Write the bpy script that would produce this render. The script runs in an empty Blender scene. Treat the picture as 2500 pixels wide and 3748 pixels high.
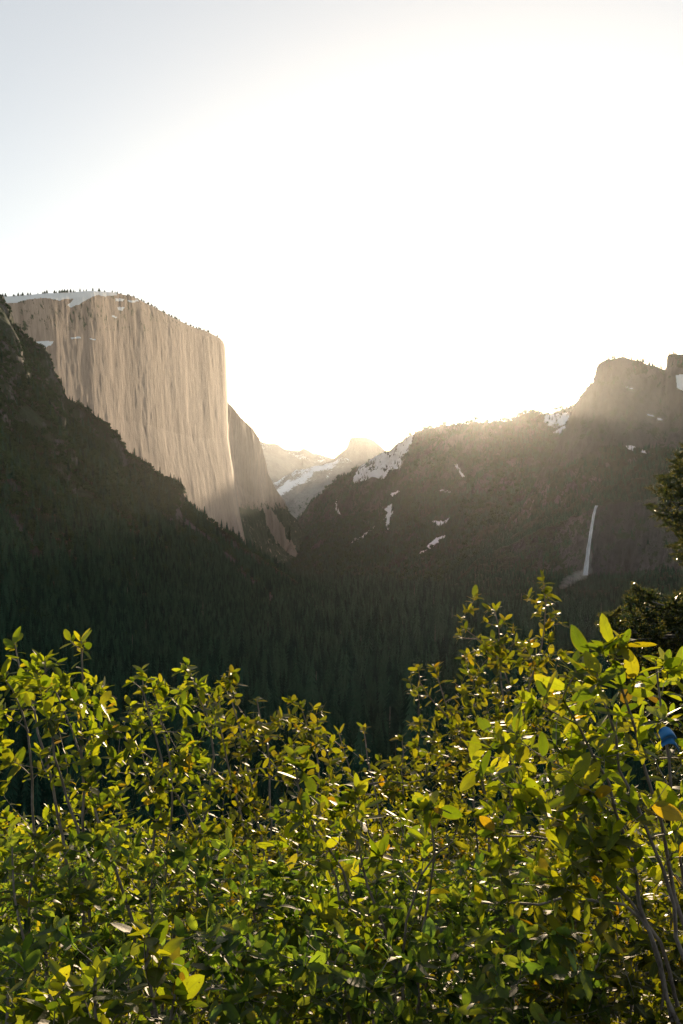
import bpy, math, random
import numpy as np
from mathutils import Vector, Matrix
R = math.radians
random.seed(7); rng = np.random.default_rng(7)
SC = bpy.context.scene
COL = SC.collection

# ------------------------------------------------------------------ camera
FPX, CX, CY, PITCH = 3650.0, 1250.0, 1874.0, R(1.5)
cam_d = bpy.data.cameras.new('camera'); cam = bpy.data.objects.new('camera', cam_d); COL.objects.link(cam)
cam_d.sensor_fit = 'HORIZONTAL'; cam_d.sensor_width = 24; cam_d.lens = FPX / 2500 * 24
cam_d.clip_start = 0.05; cam_d.clip_end = 60000
cam.location = (0, 0, 0); cam.rotation_euler = (R(90) + PITCH, 0, 0)
SC.camera = cam

# ------------------------------------------------------------------ light
SUN_AZ, SUN_EL = R(9.0), R(7.45)          # azimuth right of +Y
w = bpy.data.worlds.new('World'); SC.world = w; w.use_nodes = True
wn = w.node_tree.nodes; wl = w.node_tree.links
sky = wn.new('ShaderNodeTexSky'); sky.sky_type = 'NISHITA'; sky.sun_disc = False
sky.sun_elevation = SUN_EL; sky.sun_rotation = SUN_AZ
sky.altitude = 1400; sky.air_density = 1.0; sky.dust_density = 2.2; sky.ozone_density = 1.0
veil = wn.new('ShaderNodeMix'); veil.data_type = 'RGBA'; veil.blend_type = 'ADD'; veil.inputs[0].default_value = 1
wl.new(sky.outputs[0], veil.inputs[6]); veil.inputs[7].default_value = (2.25, 2.0, 1.6, 1)      # thin high cloud veil over the whole sky
wl.new(veil.outputs[2], wn['Background'].inputs[0]); wn['Background'].inputs[1].default_value = 0.09
sd = bpy.data.lights.new('sun', 'SUN'); sun = bpy.data.objects.new('sun', sd); COL.objects.link(sun)
sd.energy = 5.0; sd.angle = R(0.5); sd.color = (1.0, 0.755, 0.49)
sdir = Vector((math.sin(SUN_AZ) * math.cos(SUN_EL), math.cos(SUN_AZ) * math.cos(SUN_EL), math.sin(SUN_EL)))
sun.rotation_euler = (-sdir).to_track_quat('-Z', 'Y').to_euler(); sun.location = (200, 1500, 900)
vs = SC.view_settings
SC.display_settings.display_device = 'sRGB'
vs.view_transform = 'Standard'; vs.look = 'None'; vs.exposure = 0.8; vs.gamma = 1; vs.use_curve_mapping = False
cy = SC.cycles
cy.max_bounces = 8; cy.transparent_max_bounces = 12; cy.volume_bounces = 1; cy.transmission_bounces = 4
cy.diffuse_bounces = 2; cy.glossy_bounces = 2; cy.caustics_reflective = False; cy.caustics_refractive = False
cy.sample_clamp_indirect = 4
cy.use_adaptive_sampling = False; cy.use_denoising = True; cy.denoiser = 'OPENIMAGEDENOISE'; cy.denoising_prefilter = 'NONE'; cy.denoising_input_passes = 'RGB_ALBEDO_NORMAL'
HAZE_DENSITY, HAZE_G = 6.8e-6, 0.82
FLOOR = -190.0

# ------------------------------------------------------------------ helpers
def P(X, Y, D):
    X, Y, D = np.broadcast_arrays(np.asarray(X, float), np.asarray(Y, float), np.asarray(D, float))
    a = (X - CX) / FPX; b = (CY - Y) / FPX
    q = math.cos(PITCH) - b * math.sin(PITCH)
    return np.stack([a * D / q, D, D * (math.sin(PITCH) + b * math.cos(PITCH)) / q], -1)
def Yof(D, z):
    return CY - FPX * np.tan(np.arctan(np.asarray(z, float) / D) - PITCH)
def px(p):
    p = np.asarray(p, float)
    c, s = math.cos(PITCH), math.sin(PITCH)
    f = p[..., 1] * c + p[..., 2] * s; u = -p[..., 1] * s + p[..., 2] * c
    return CX + FPX * p[..., 0] / f, CY - FPX * u / f

_perm = np.random.default_rng(3).permutation(512); _perm = np.concatenate([_perm, _perm, _perm])
_grad = np.random.default_rng(4).uniform(-1, 1, (512, 3)); _grad /= np.linalg.norm(_grad, axis=1)[:, None]
def noise(p):
    i = np.floor(p).astype(int); f = p - i; u = f * f * f * (f * (f * 6 - 15) + 10); i &= 511
    r = 0
    for dx in (0, 1):
        wx = u[:, 0] if dx else 1 - u[:, 0]
        for dy in (0, 1):
            wy = u[:, 1] if dy else 1 - u[:, 1]
            for dz in (0, 1):
                wz = u[:, 2] if dz else 1 - u[:, 2]
                g = _grad[_perm[_perm[_perm[(i[:, 0] + dx) & 511] + ((i[:, 1] + dy) & 511)] + ((i[:, 2] + dz) & 511)] & 511]
                r = r + wx * wy * wz * (g[:, 0] * (f[:, 0] - dx) + g[:, 1] * (f[:, 1] - dy) + g[:, 2] * (f[:, 2] - dz))
    return r * 1.6
def fbm(p, oct=5, ridged=False, gain=.5):
    a, s, t = 1.0, 0, 0
    q = p.copy()
    for _ in range(oct):
        n = noise(q); n = (1 - 2 * np.abs(n)) if ridged else n
        s = s + a * n; t += a; a *= gain; q = q * 2.03 + 17.3
    return s / t

def mesh_obj(name, V, F, mat=None, parent=None, smooth=False, attrs=None):
    me = bpy.data.meshes.new(name)
    V = np.asarray(V, np.float32)
    if isinstance(F, np.ndarray):
        n, k = F.shape
        me.vertices.add(len(V)); me.vertices.foreach_set('co', V.ravel())
        me.loops.add(n * k); me.loops.foreach_set('vertex_index', F.ravel().astype(np.int32))
        me.polygons.add(n); me.polygons.foreach_set('loop_start', np.arange(0, n * k, k, dtype=np.int32))
        me.update(calc_edges=True)
    else:
        me.from_pydata(V.tolist(), [], F); me.update()
    if smooth: me.polygons.foreach_set('use_smooth', np.ones(len(me.polygons), bool))
    for k_, a in (attrs or {}).items():
        a = np.asarray(a, np.float32)
        if a.ndim == 2:
            at = me.attributes.new(k_, 'FLOAT_COLOR', 'POINT'); at.data.foreach_set('color', np.c_[a, np.ones(len(a))].astype(np.float32).ravel())
        else:
            at = me.attributes.new(k_, 'FLOAT', 'POINT'); at.data.foreach_set('value', a)
    if mat: me.materials.append(mat)
    o = bpy.data.objects.new(name, me); COL.objects.link(o)
    if parent: o.parent = parent
    return o
def tag(o, label=None, cat=None, group=None, kind=None):
    if label: o['label'] = label
    if cat: o['category'] = cat
    if group: o['group'] = group
    if kind: o['kind'] = kind
    return o
def empty(name, loc):
    o = bpy.data.objects.new(name, None); COL.objects.link(o); o.location = loc; o.empty_display_size = .1; return o

# ------------------------------------------------------------------ materials
class NT:
    def __init__(s, name):
        s.m = bpy.data.materials.new(name); s.m.use_nodes = True; s.t = s.m.node_tree; s.n = s.t.nodes
        s.b = s.n['Principled BSDF']; s.out = s.n['Material Output']
    def node(s, t, **kw):
        n = s.n.new(t)
        for k, v in kw.items():
            if isinstance(v, bpy.types.NodeSocket): s.t.links.new(v, n.inputs[k])
            elif k in n.inputs.keys() if isinstance(k, str) else False: n.inputs[k].default_value = v
            else: setattr(n, k, v)
        return n
    def link(s, a, b): s.t.links.new(a, b)
    def coord(s, scale):
        g = s.n.new('ShaderNodeNewGeometry'); m = s.n.new('ShaderNodeMapping'); m.inputs['Scale'].default_value = scale
        s.link(g.outputs['Position'], m.inputs['Vector']); return m.outputs[0]
    def noise(s, scale, detail=5, rough=.55, vec=None):
        n = s.n.new('ShaderNodeTexNoise'); n.inputs['Scale'].default_value = 1; n.inputs['Detail'].default_value = detail
        n.inputs['Roughness'].default_value = rough
        if not isinstance(scale, tuple): scale = (scale,) * 3
        s.link(vec if vec else s.coord(scale), n.inputs['Vector']); return n.outputs['Fac']
    def ramp(s, fac, stops):
        r = s.n.new('ShaderNodeValToRGB'); s.link(fac, r.inputs[0]); e = r.color_ramp.elements
        while len(e) < len(stops): e.new(.5)
        for i, (p, c) in enumerate(stops): e[i].position = p; e[i].color = (*c, 1) if len(c) == 3 else c
        return r.outputs[0]
    def mix(s, f, a, b, mode='MIX'):
        n = s.n.new('ShaderNodeMix'); n.data_type = 'RGBA'; n.blend_type = mode
        for v, i in ((f, 0), (a, 6), (b, 7)):
            if isinstance(v, bpy.types.NodeSocket): s.link(v, n.inputs[i])
            else: n.inputs[i].default_value = v if not isinstance(v, tuple) else (*v, 1)
        return n.outputs[2]
    def math(s, op, a, b=0.0):
        n = s.n.new('ShaderNodeMath'); n.operation = op
        for i, v in enumerate((a, b)):
            if isinstance(v, bpy.types.NodeSocket): s.link(v, n.inputs[i])
            else: n.inputs[i].default_value = v
        return n.outputs[0]
    def attr(s, name):
        a = s.n.new('ShaderNodeAttribute'); a.attribute_name = name; return a
    def bump(s, h, dist, strength=1.0):
        b = s.n.new('ShaderNodeBump'); b.inputs['Distance'].default_value = dist; b.inputs['Strength'].default_value = strength
        s.link(h, b.inputs['Height']); s.link(b.outputs[0], s.b.inputs['Normal'])

def rock_mat(name, c_dark, c_light, veg=(.035, .055, .025), streak=1.0, relief=.8):
    """granite with tall water streaks, low growth where 'mask' G says so, snow where R says so"""
    t = NT(name)
    big = t.noise((.004, .004, .0012), 4)
    st = t.noise((.03, .03, .0025), 6, .65)
    fine = t.noise((.12, .12, .03), 5, .7)
    c = t.mix(t.ramp(big, [(.35, (0, 0, 0)), (.65, (1, 1, 1))]), c_dark, c_light)
    c = t.mix(streak * .75, c, t.ramp(st, [(.33, (.42, .40, .38)), (.5, (.9, .9, .9)), (.66, (1.2, 1.17, 1.1))]), 'MULTIPLY')
    c = t.mix(.6, c, t.ramp(fine, [(.3, (.55, .55, .55)), (.65, (1.15, 1.15, 1.15))]), 'MULTIPLY')
    a = t.attr('mask'); sep = t.n.new('ShaderNodeSeparateColor'); t.link(a.outputs['Color'], sep.inputs[0])
    vn = t.noise(.035, 5, .7)
    vm = t.math('ADD', sep.outputs[1], t.math('MULTIPLY', t.math('SUBTRACT', vn, .5), 1.3))
    vm = t.ramp(vm, [(.45, (0, 0, 0)), (.55, (1, 1, 1))])
    vcol = t.ramp(t.noise(.05, 4, .7), [(.3, tuple(x * .5 for x in veg)), (.7, tuple(x * 1.5 for x in veg))])
    c = t.mix(vm, c, vcol)
    sn = t.noise(.05, 6, .75)
    sm = t.math('ADD', sep.outputs[0], t.math('MULTIPLY', t.math('SUBTRACT', sn, .5), 1.3))
    sm = t.ramp(sm, [(.46, (0, 0, 0)), (.54, (1, 1, 1))])
    c = t.mix(sm, c, (.80, .83, .88))
    t.link(c, t.b.inputs['Base Color']); t.b.inputs['Roughness'].default_value = .9; t.b.inputs['Specular IOR Level'].default_value = .2
    hh = t.math('ADD', t.math('MULTIPLY', st, 1.0), fine)
    t.bump(hh, 6.0, relief)
    return t.m
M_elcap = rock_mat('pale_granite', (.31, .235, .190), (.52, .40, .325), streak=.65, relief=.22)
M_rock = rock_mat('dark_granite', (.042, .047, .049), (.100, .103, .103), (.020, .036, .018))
M_far = rock_mat('far_granite', (.20, .19, .18), (.34, .32, .30), streak=.4)

def ground_mat(name, a, b, s=.08):
    t = NT(name); c = t.ramp(t.noise(s, 6, .7), [(.3, a), (.7, b)])
    t.link(c, t.b.inputs['Base Color']); t.b.inputs['Roughness'].default_value = 1; t.b.inputs['Specular IOR Level'].default_value = .1
    return t.m
M_floor = ground_mat('forest_floor', (.015, .020, .010), (.05, .055, .03))
M_soil = ground_mat('leaf_litter', (.008, .007, .004), (.026, .021, .013), 9)

def tree_mat(name, a, b, transl=.25):
    t = NT(name)
    oi = t.n.new('ShaderNodeObjectInfo')
    f = t.math('ADD', t.math('MULTIPLY', oi.outputs['Random'], .6), t.math('MULTIPLY', t.noise(.25, 3), .5))
    c = t.ramp(f, [(.15, a), (.85, b)])
    d = t.node('ShaderNodeBsdfDiffuse'); t.link(c, d.inputs[0])
    tr = t.node('ShaderNodeBsdfTranslucent'); t.link(c, tr.inputs[0])
    mx = t.n.new('ShaderNodeMixShader'); mx.inputs[0].default_value = transl
    t.link(d.outputs[0], mx.inputs[1]); t.link(tr.outputs[0], mx.inputs[2]); t.link(mx.outputs[0], t.out.inputs[0])
    return t.m
M_conifer = tree_mat('conifer_needles', (.003, .021, .016), (.032, .090, .056))
M_oakfar = tree_mat('oak_crown', (.012, .040, .018), (.034, .078, .034))
t = NT('far_bark'); t.b.inputs['Base Color'].default_value = (.10, .08, .06, 1); t.b.inputs['Roughness'].default_value = 1; M_fbark = t.m
t = NT('bleached_wood'); t.b.inputs['Base Color'].default_value = (.15, .145, .13, 1); t.b.inputs['Roughness'].default_value = 1; M_snag = t.m

# bark of the shrubs: grey brown with lichen
t = NT('shrub_bark')
c = t.ramp(t.noise((60, 60, 25), 5, .7), [(.3, (.09, .075, .065)), (.5, (.20, .175, .155)), (.72, (.34, .31, .28))])
t.link(c, t.b.inputs['Base Color']); t.b.inputs['Roughness'].default_value = .7
t.bump(t.noise((150, 150, 60), 4), .002, .7); M_bark = t.m

def leaf_mat(name, upper, lower, trans, warm=.35):
    t = NT(name)
    oi = t.n.new('ShaderNodeObjectInfo'); at = t.attr('leaf_random')
    r = t.math('FRACT', t.math('ADD', t.math('MULTIPLY', oi.outputs['Random'], 3.7), at.outputs['Fac']))
    r2 = t.math('FRACT', t.math('MULTIPLY', r, 7.31))
    tint = t.ramp(r, [(0, (.25, .38, .35)), (.25, (.5, .65, .6)), (.5, (.9, 1, .8)), (.75, (1.2, 1.15, .9)), (.96, (1.2, 1.05, .8)), (1, (1.5, .85, .5))])
    spots = t.noise(110, 3, .6)
    sp = t.math('MULTIPLY', t.ramp(spots, [(.66, (0, 0, 0)), (.72, (1, 1, 1))]), t.math('GREATER_THAN', r2, .45))
    uvn = t.attr('leaf_edge')            # 0 at the midrib, 1 at the margin
    mid = t.ramp(uvn.outputs['Fac'], [(0, (1, 1, 1)), (.09, (0, 0, 0))])
    geo = t.n.new('ShaderNodeNewGeometry')
    mot = t.ramp(t.noise(45, 4, .6), [(.3, (.75, .75, .75)), (.7, (1.2, 1.2, 1.2))])
    cu = t.mix(1.0, upper, tint, 'MULTIPLY'); cu = t.mix(1.0, cu, mot, 'MULTIPLY')
    cl = t.mix(1.0, lower, mot, 'MULTIPLY')
    cb = t.mix(geo.outputs['Backfacing'], cu, cl)
    cb = t.mix(t.math('MULTIPLY', mid, .5), cb, (.20, .22, .08))
    cb = t.mix(sp, cb, (.05, .02, .008))
    ct = t.mix(1.0, trans, tint, 'MULTIPLY'); ct = t.mix(.8, ct, mot, 'MULTIPLY')
    edge = t.ramp(uvn.outputs['Fac'], [(.78, (0, 0, 0)), (1, (1, 1, 1))])
    ct = t.mix(t.math('MULTIPLY', edge, warm), ct, (.36, .20, .015))
    ct = t.mix(t.math('MULTIPLY', mid, .35), ct, (.06, .08, .01)); ct = t.mix(sp, ct, (.05, .012, .003))
    t.link(cb, t.b.inputs['Base Color']); t.b.inputs['Roughness'].default_value = .48
    t.b.inputs['Specular IOR Level'].default_value = .26
    tr = t.n.new('ShaderNodeBsdfTranslucent'); t.link(ct, tr.inputs[0])
    add = t.n.new('ShaderNodeMixShader'); add.inputs[0].default_value = .52
    t.link(t.b.outputs[0], add.inputs[1]); t.link(tr.outputs[0], add.inputs[2]); t.link(add.outputs[0], t.out.inputs[0])
    t.bump(t.noise(260, 3), .0006, .5)
    return t.m
M_leafA = leaf_mat('oak_leaf_yellow', (.030, .050, .012), (.09, .11, .075), (.43, .48, .012))
M_leafB = leaf_mat('oak_leaf_green', (.022, .050, .022), (.12, .165, .15), (.33, .45, .03), .15)
M_leafC = leaf_mat('oak_leaf_deep', (.020, .036, .010), (.06, .08, .045), (.29, .29, .007))

# ------------------------------------------------------------------ terrain
def interp_rows(rows, nu, segs):
    """rows: list of (K,3) world polylines with common key count; segs: [(n, exponent)] per gap"""
    K = rows[0].shape[0]
    keylen = np.r_[0, np.cumsum(np.linalg.norm(np.diff(np.stack([px(rows[0])[0], px(rows[0])[1]], 1), axis=0), axis=1) + 1)]
    u = np.linspace(0, keylen[-1], nu)
    rs = [np.stack([np.interp(u, keylen, r[:, i]) for i in range(3)], 1) for r in rows]
    out = [rs[0][None]]
    for k, (n, e) in enumerate(segs):
        t = np.linspace(0, 1, n + 1)[1:]
        v = 1 - (1 - t) ** e
        a, b = rs[k], rs[k + 1]
        blk = a[None] + (b - a)[None] * t[:, None, None]
        blk[..., 2] = a[None, :, 2] + (b - a)[None, :, 2] * v[:, None]
        out.append(blk)
    return np.concatenate(out, 0)          # (nv, nu, 3)
def grid_faces(nv, nu):
    i = np.arange(nv - 1)[:, None] * nu + np.arange(nu - 1)[None]
    return np.stack([i, i + nu, i + nu + 1, i + 1], -1).reshape(-1, 4)
def normals(G):
    du = np.gradient(G, axis=1); dv = np.gradient(G, axis=0)
    n = np.cross(dv, du); n /= np.linalg.norm(n, axis=-1, keepdims=True) + 1e-9
    return n
def inpoly(X, Y, poly):
    poly = np.asarray(poly, float); c = np.zeros(X.shape, bool); j = len(poly) - 1
    for i in range(len(poly)):
        xi, yi = poly[i]; xj, yj = poly[j]
        if yi != yj: c ^= ((yi > Y) != (yj > Y)) & (X < (xj - xi) * (Y - yi) / (yj - yi) + xi)
        j = i
    return c
def patches(G, polys, warp=7, scale=.02):
    X, Y = px(G); sh = X.shape; g = G.reshape(-1, 3)
    wx = fbm(g * scale + 5, 4).reshape(sh) * warp * 2; wy = fbm(g * scale + 91, 4).reshape(sh) * warp * 2
    m = np.zeros(sh, bool)
    for p in polys: m |= inpoly(X + wx, Y + wy, p)
    return m.astype(float)
def terrain(name, label, G, mat, snow=None, veg=None):
    nv, nu = G.shape[:2]
    z = np.zeros((nv, nu)); s = z if snow is None else snow; v = z if veg is None else veg
    att = np.stack([s, v, z], -1).reshape(-1, 3)
    o = mesh_obj(name, G.reshape(-1, 3), grid_faces(nv, nu), mat, smooth=(name in ('granite_cliff', 'rock_buttress')), attrs={'mask': att})
    tag(o, label, None, None, 'structure'); return o
def back_of(row, dist, drop):
    b = row.copy(); b[:, 1] += dist; b[:, 0] *= (b[:, 1] / row[:, 1]); b[:, 2] = row[:, 2] - drop; return b
def displace(G, layers, crest=10):
    n = normals(G); g = G.reshape(-1, 3); d = np.zeros(len(g))
    r = np.abs(np.arange(G.shape[0]) - crest) / 22.0; taper = np.clip(.22 + r, 0, 1)[:, None]
    d = d.reshape(G.shape[:2])
    for k, (sc, amp, octv, ridged) in enumerate(layers):
        f = fbm(g * np.array(sc), octv, ridged); f = ((f - f.mean()) * amp).reshape(d.shape); d = d + (f * taper if k == 0 else f)
    return G + n * d[..., None]
def zrow(X, D, z):
    X = np.asarray(X, float); D = np.broadcast_to(np.asarray(D, float), X.shape); z = np.broadcast_to(np.asarray(z, float), X.shape)
    return P(X, Yof(D, z), D)

# valley floor, one sheet to the horizon, with low swells; dips under the mountains
gx = np.concatenate([np.linspace(-9000, -3000, 14), np.linspace(-2800, 2800, 90), np.linspace(3000, 9000, 14)])
gy = np.concatenate([np.linspace(420, 6000, 120), np.linspace(6200, 30000, 40)])
XX, YY = np.meshgrid(gx, gy); q = np.stack([XX, YY, 0 * XX], -1)
q[..., 2] = FLOOR + 7 * fbm(q.reshape(-1, 3) / 400, 3).reshape(XX.shape)
FLG = q
tag(mesh_obj('valley_floor', q.reshape(-1, 3), grid_faces(*XX.shape)[:, ::-1].copy(), M_floor), 'dark forested floor of the valley between the cliffs', kind='structure')

# left ridge
kx = [-1300, -700, -300, 0, 40, 60, 120, 160, 185, 215, 255, 320, 370, 440, 478, 550, 580, 640, 652, 700, 760, 850, 890, 1000, 1100, 1180, 1260]
ky = [700, 850, 980, 1085, 1135, 1190, 1250, 1275, 1300, 1375, 1465, 1490, 1535, 1597, 1665, 1708, 1745, 1778, 1835, 1860, 1900, 1960, 2000, 2070, 2135, 2190, 2245]
kd = np.interp(kx, [-1300, -300, 0, 400, 760, 1000, 1180, 1260], [1250, 1600, 1800, 2000, 2250, 2450, 2640, 2720])
crest = P(kx, ky, kd)
foot = zrow(np.array(kx) * 1.0 + 60, np.interp(kx, [-1300, -300, 0, 400, 800, 1180, 1260], [450, 620, 780, 1050, 1600, 2420, 2560]), FLOOR - 12)
mid = crest * .62 + foot * .38; mid[:, 2] = crest[:, 2] * .50 + foot[:, 2] * .50
G = interp_rows([back_of(crest, 500, 420), crest, mid, foot], 560, [(10, 1.0), (190, 1.15), (200, 1.1)])
G = displace(G, [((1 / 360, 1 / 360, 1 / 900), 46, 5, True), ((1 / 60,) * 3, 9, 4, False), ((1 / 14,) * 3, 2.5, 2, False)])
X_, Y_ = px(G)
nz = np.abs(normals(G)[..., 2])
vg = .92 - .38 * np.clip((.62 - nz) * 6, 0, 1)
talus = patches(G, [[(640, 1860), (720, 1930), (820, 2010), (900, 2080), (890, 2090), (800, 2020), (700, 1950)], [(0, 1850), (60, 1900), (130, 1990), (120, 2010), (40, 1930), (0, 1890)],
                    [(820, 2060), (900, 2100), (1010, 2190), (1060, 2240), (1000, 2210), (900, 2130)], [(480, 1860), (530, 1900), (590, 1960), (560, 1950), (490, 1890)],
                    [(940, 2050), (1050, 2130), (1130, 2190), (1110, 2190), (1000, 2110)]], 9, .01)
vg = np.where(talus > .5, .12, vg)
G_left, V_left = G, vg
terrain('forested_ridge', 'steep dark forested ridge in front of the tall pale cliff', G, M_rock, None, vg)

# El Capitan like cliff: front wall, prow, and the wall running back
cX = np.array([-500, -200, 0, 100, 200, 330, 410, 480, 560, 640, 700, 760, 805, 816, 822, 800, 760], float)
cY = np.array([1110, 1100, 1085, 1080, 1072, 1066, 1069, 1084, 1122, 1166, 1195, 1214, 1238, 1250, 1262, 1268, 1280], float)
aa = (cX - CX) / FPX; cD = 959 / (.10 - aa); cD = 2050 + np.logaddexp(0, (cD - 2050) / 200) * 200; cD[-4:] = [4400, 4560, 5400, 6400]
w_ = np.clip((cX + 500) / 1316, 0, 1)
yb = np.full(len(cX), 2080.); yb[-6:] = [2060, 2030, 2010, 2005, 2010, 2010]
def elrow(f, nx, dd):
    return P(cX + (nx - 816) * w_, cY + (yb - cY) * f, cD - dd)
rows = [elrow(0, 816, 0), elrow(.02, 819, 6), elrow(.10, 821, 14), elrow(.29, 827, 30), elrow(.46, 830, 45), elrow(.65, 851, 60), elrow(.83, 870, 80), elrow(1, 896, 130)]
foot = zrow(cX + 110 * w_, cD - 430, FLOOR - 10)
bk = rows[0].copy(); bk[:, 0] -= 1200; bk[:, 2] -= 120; bk[:, 1] += 300
G = interp_rows([bk] + rows + [foot], 620, [(14, 1.), (8, 1.), (30, 1.), (70, 1.), (60, 1.), (70, 1.), (60, 1.), (60, 1.), (24, 1.3)])
G = displace(G, [((1 / 240, 1 / 240, 1 / 500), 5, 4, False), ((1 / 48, 1 / 48, 1 / 110), 1.2, 5, False), ((1 / 14, 1 / 14, 1 / 40), .6, 3, False)])
sn = patches(G, [[(10, 1070), (130, 1055), (260, 1055), (330, 1045), (420, 1050), (430, 1078), (385, 1085), (360, 1076), (300, 1108), (255, 1128), (245, 1120), (270, 1095), (215, 1100), (150, 1090), (110, 1092), (60, 1110), (20, 1110)],
                 [(128, 1252), (195, 1248), (185, 1268), (165, 1275), (150, 1265)], [(420, 1090), (455, 1092), (450, 1102), (420, 1102)], [(425, 1122), (458, 1122), (450, 1138), (430, 1134)], [(412, 1155), (428, 1157), (425, 1165), (412, 1163)],
                 [(255, 1237), (290, 1232), (300, 1238), (262, 1243)], [(325, 1239), (352, 1238), (350, 1244), (328, 1244)], [(465, 1100), (500, 1098), (510, 1106), (470, 1108)]], 4, .012)
Xe, Ye = px(G)
vg = np.clip((cY.min() + 175 - Ye) / 120, 0, .30) + .45 * np.clip((Ye - 2010) / 60, 0, 1) + .10
terrain('granite_cliff', 'tall sheer pale granite cliff with snow along its rounded summit', G, M_elcap, sn * .78, vg)
G_cap = G

# buttress behind the prow
bX = [780, 830, 850, 880, 925, 945, 960, 985, 1010, 1045, 1062, 1090, 1110, 1140, 1165, 1200]
bY = [1440, 1470, 1490, 1528, 1570, 1600, 1640, 1740, 1790, 1842, 1880, 1905, 1945, 2000, 2045, 2085]
bD = np.interp(bX, [780, 830, 1100, 1200], [4500, 4700, 6300, 6400])
cr = P(bX, bY, bD)
m1 = P(np.array(bX) + 2, np.minimum(np.array(bY) + 250, 1960 + np.array(range(16)) * 5.), bD - 60); m1[-6:] = cr[-6:] * .8 + zrow(bX, bD - 300, FLOOR)[-6:] * .2
ft = zrow(np.array(bX) + 20, bD - 620, FLOOR - 10)
G = interp_rows([back_of(cr, 500, 300), cr, m1, ft], 300, [(8, 1), (150, 1.), (110, 1.35)])
G = displace(G, [((1 / 200, 1 / 200, 1 / 700), 24, 4, True), ((1 / 40, 1 / 40, 1 / 200), 8, 4, False)])
X_, Y_ = px(G)
vg = np.clip((Y_ - 1800) / 110, 0, .66)
scree = patches(G, [[(960, 1850), (1000, 1870), (1040, 1930), (1080, 2000), (1150, 2058), (1120, 2060), (1050, 2020), (1000, 1960), (970, 1900)]], 12, .01)
vg = np.where(scree > .5, .15, vg)
terrain('rock_buttress', 'lower granite buttress standing behind the prow of the pale cliff', G, M_elcap, None, vg)

# far range, snowy slopes, dome
X = [600, 800, 930, 965, 1000, 1035, 1060, 1095, 1110, 1130, 1150, 1185, 1225, 1300, 1500, 1900]
cr = P(X, [1600, 1590, 1610, 1622, 1625, 1640, 1646, 1652, 1639, 1650, 1665, 1670, 1678, 1690, 1700, 1700], 12000)
G = interp_rows([back_of(cr, 900, 500), cr, zrow(X, 9600, -60)], 300, [(5, 1), (120, 1.3)])
G = displace(G, [((1 / 900, 1 / 900, 1 / 1200), 110, 5, True), ((1 / 120,) * 3, 18, 4, False)])
X_, Y_ = px(G); sn = .18 + .9 * fbm(G.reshape(-1, 3) / 350, 5).reshape(G.shape[:2])
terrain('distant_range', 'pale distant mountain range fading into the haze', G, M_far, sn, None)
X = [1100, 1180, 1225, 1252, 1268, 1276, 1281, 1286, 1300, 1330, 1352, 1372, 1392, 1412, 1450, 1550]
Y = np.array([1730, 1700, 1677, 1655, 1643, 1625, 1608, 1603, 1601, 1601, 1604, 1615, 1632, 1650, 1690, 1750.])
cr = P(X, Y, 9300); f1 = P(X, np.maximum(Y + 8, 1712), 9180)
G = interp_rows([back_of(cr, 700, 400), cr, f1, zrow(X, 8700, -60)], 260, [(5, 1), (80, 1), (50, 1.2)])
G = displace(G, [((1 / 500, 1 / 500, 1 / 1500), 14, 3, False), ((1 / 90,) * 3, 5, 3, False)])
terrain('granite_dome', 'distant half cut granite dome glowing in the haze', G, M_far, None, None)
X = [850, 900, 1015, 1050, 1090, 1150, 1220, 1260, 1300, 1400, 1500]
cr = P(X, [1830, 1800, 1765, 1742, 1720, 1705, 1690, 1676, 1690, 1700, 1720], 8300)
G = interp_rows([back_of(cr, 500, 300), cr, zrow(np.array(X) * 1., 6900, FLOOR)], 300, [(5, 1), (140, 1.2)])
G = displace(G, [((1 / 420, 1 / 420, 1 / 700), 55, 5, True), ((1 / 70,) * 3, 12, 4, False)])
X_, Y_ = px(G); L = Y_ + (X_ - 1100) * .55
sn = .22 - np.clip((L - 1790) / 90, -.4, .9) + .7 * fbm(G.reshape(-1, 3) / 160, 5).reshape(G.shape[:2])
terrain('snowy_slope', 'snow streaked slope below the distant dome', G, M_far, sn, np.clip((L - 1800) / 100, 0, .4))

# right ridge
rX = np.array([1040, 1075, 1100, 1110, 1150, 1190, 1225, 1260, 1330, 1412, 1480, 1560, 1640, 1700, 1800, 1880, 1915, 1943, 1991, 2030, 2103, 2250, 2600], float)
rY = np.array([1975, 1920, 1895, 1880, 1830, 1795, 1765, 1740, 1700, 1648, 1600, 1568, 1555, 1549, 1545, 1538, 1512, 1499, 1519, 1512, 1495, 1480, 1480], float)
rD = np.interp(rX, [1040, 1412, 1800, 2103, 2600], [6900, 5700, 4800, 4650, 4500])
cr = P(rX, rY, rD)
m1 = P(rX + np.interp(rX, [1040, 1300, 2600], [0, -10, 0]), rY + np.interp(rX, [1040, 1300, 1700, 2600], [25, 190, 260, 260]), rD - np.interp(rX, [1040, 1300, 1700, 2600], [60, 420, 420, 420]))
fD = np.interp(rX, [1040, 1200, 1412, 1800, 2103, 2600], [5400, 4500, 4100, 3300, 3000, 2900])
ft = zrow(rX - 20, fD, FLOOR - 10)
m2 = m1 * .45 + ft * .55; m2[:, 2] = m1[:, 2] * .38 + ft[:, 2] * .62
G = interp_rows([back_of(cr, 600, 260), cr, m1, m2, ft], 640, [(8, 1), (110, 1.), (120, 1.), (100, 1.2)])
G = displace(G, [((1 / 420, 1 / 420, 1 / 900), 46, 5, True), ((1 / 110, 1 / 110, 1 / 260), 24, 5, True), ((1 / 22,) * 3, 4, 2, False)])
X_, Y_ = px(G)
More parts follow.
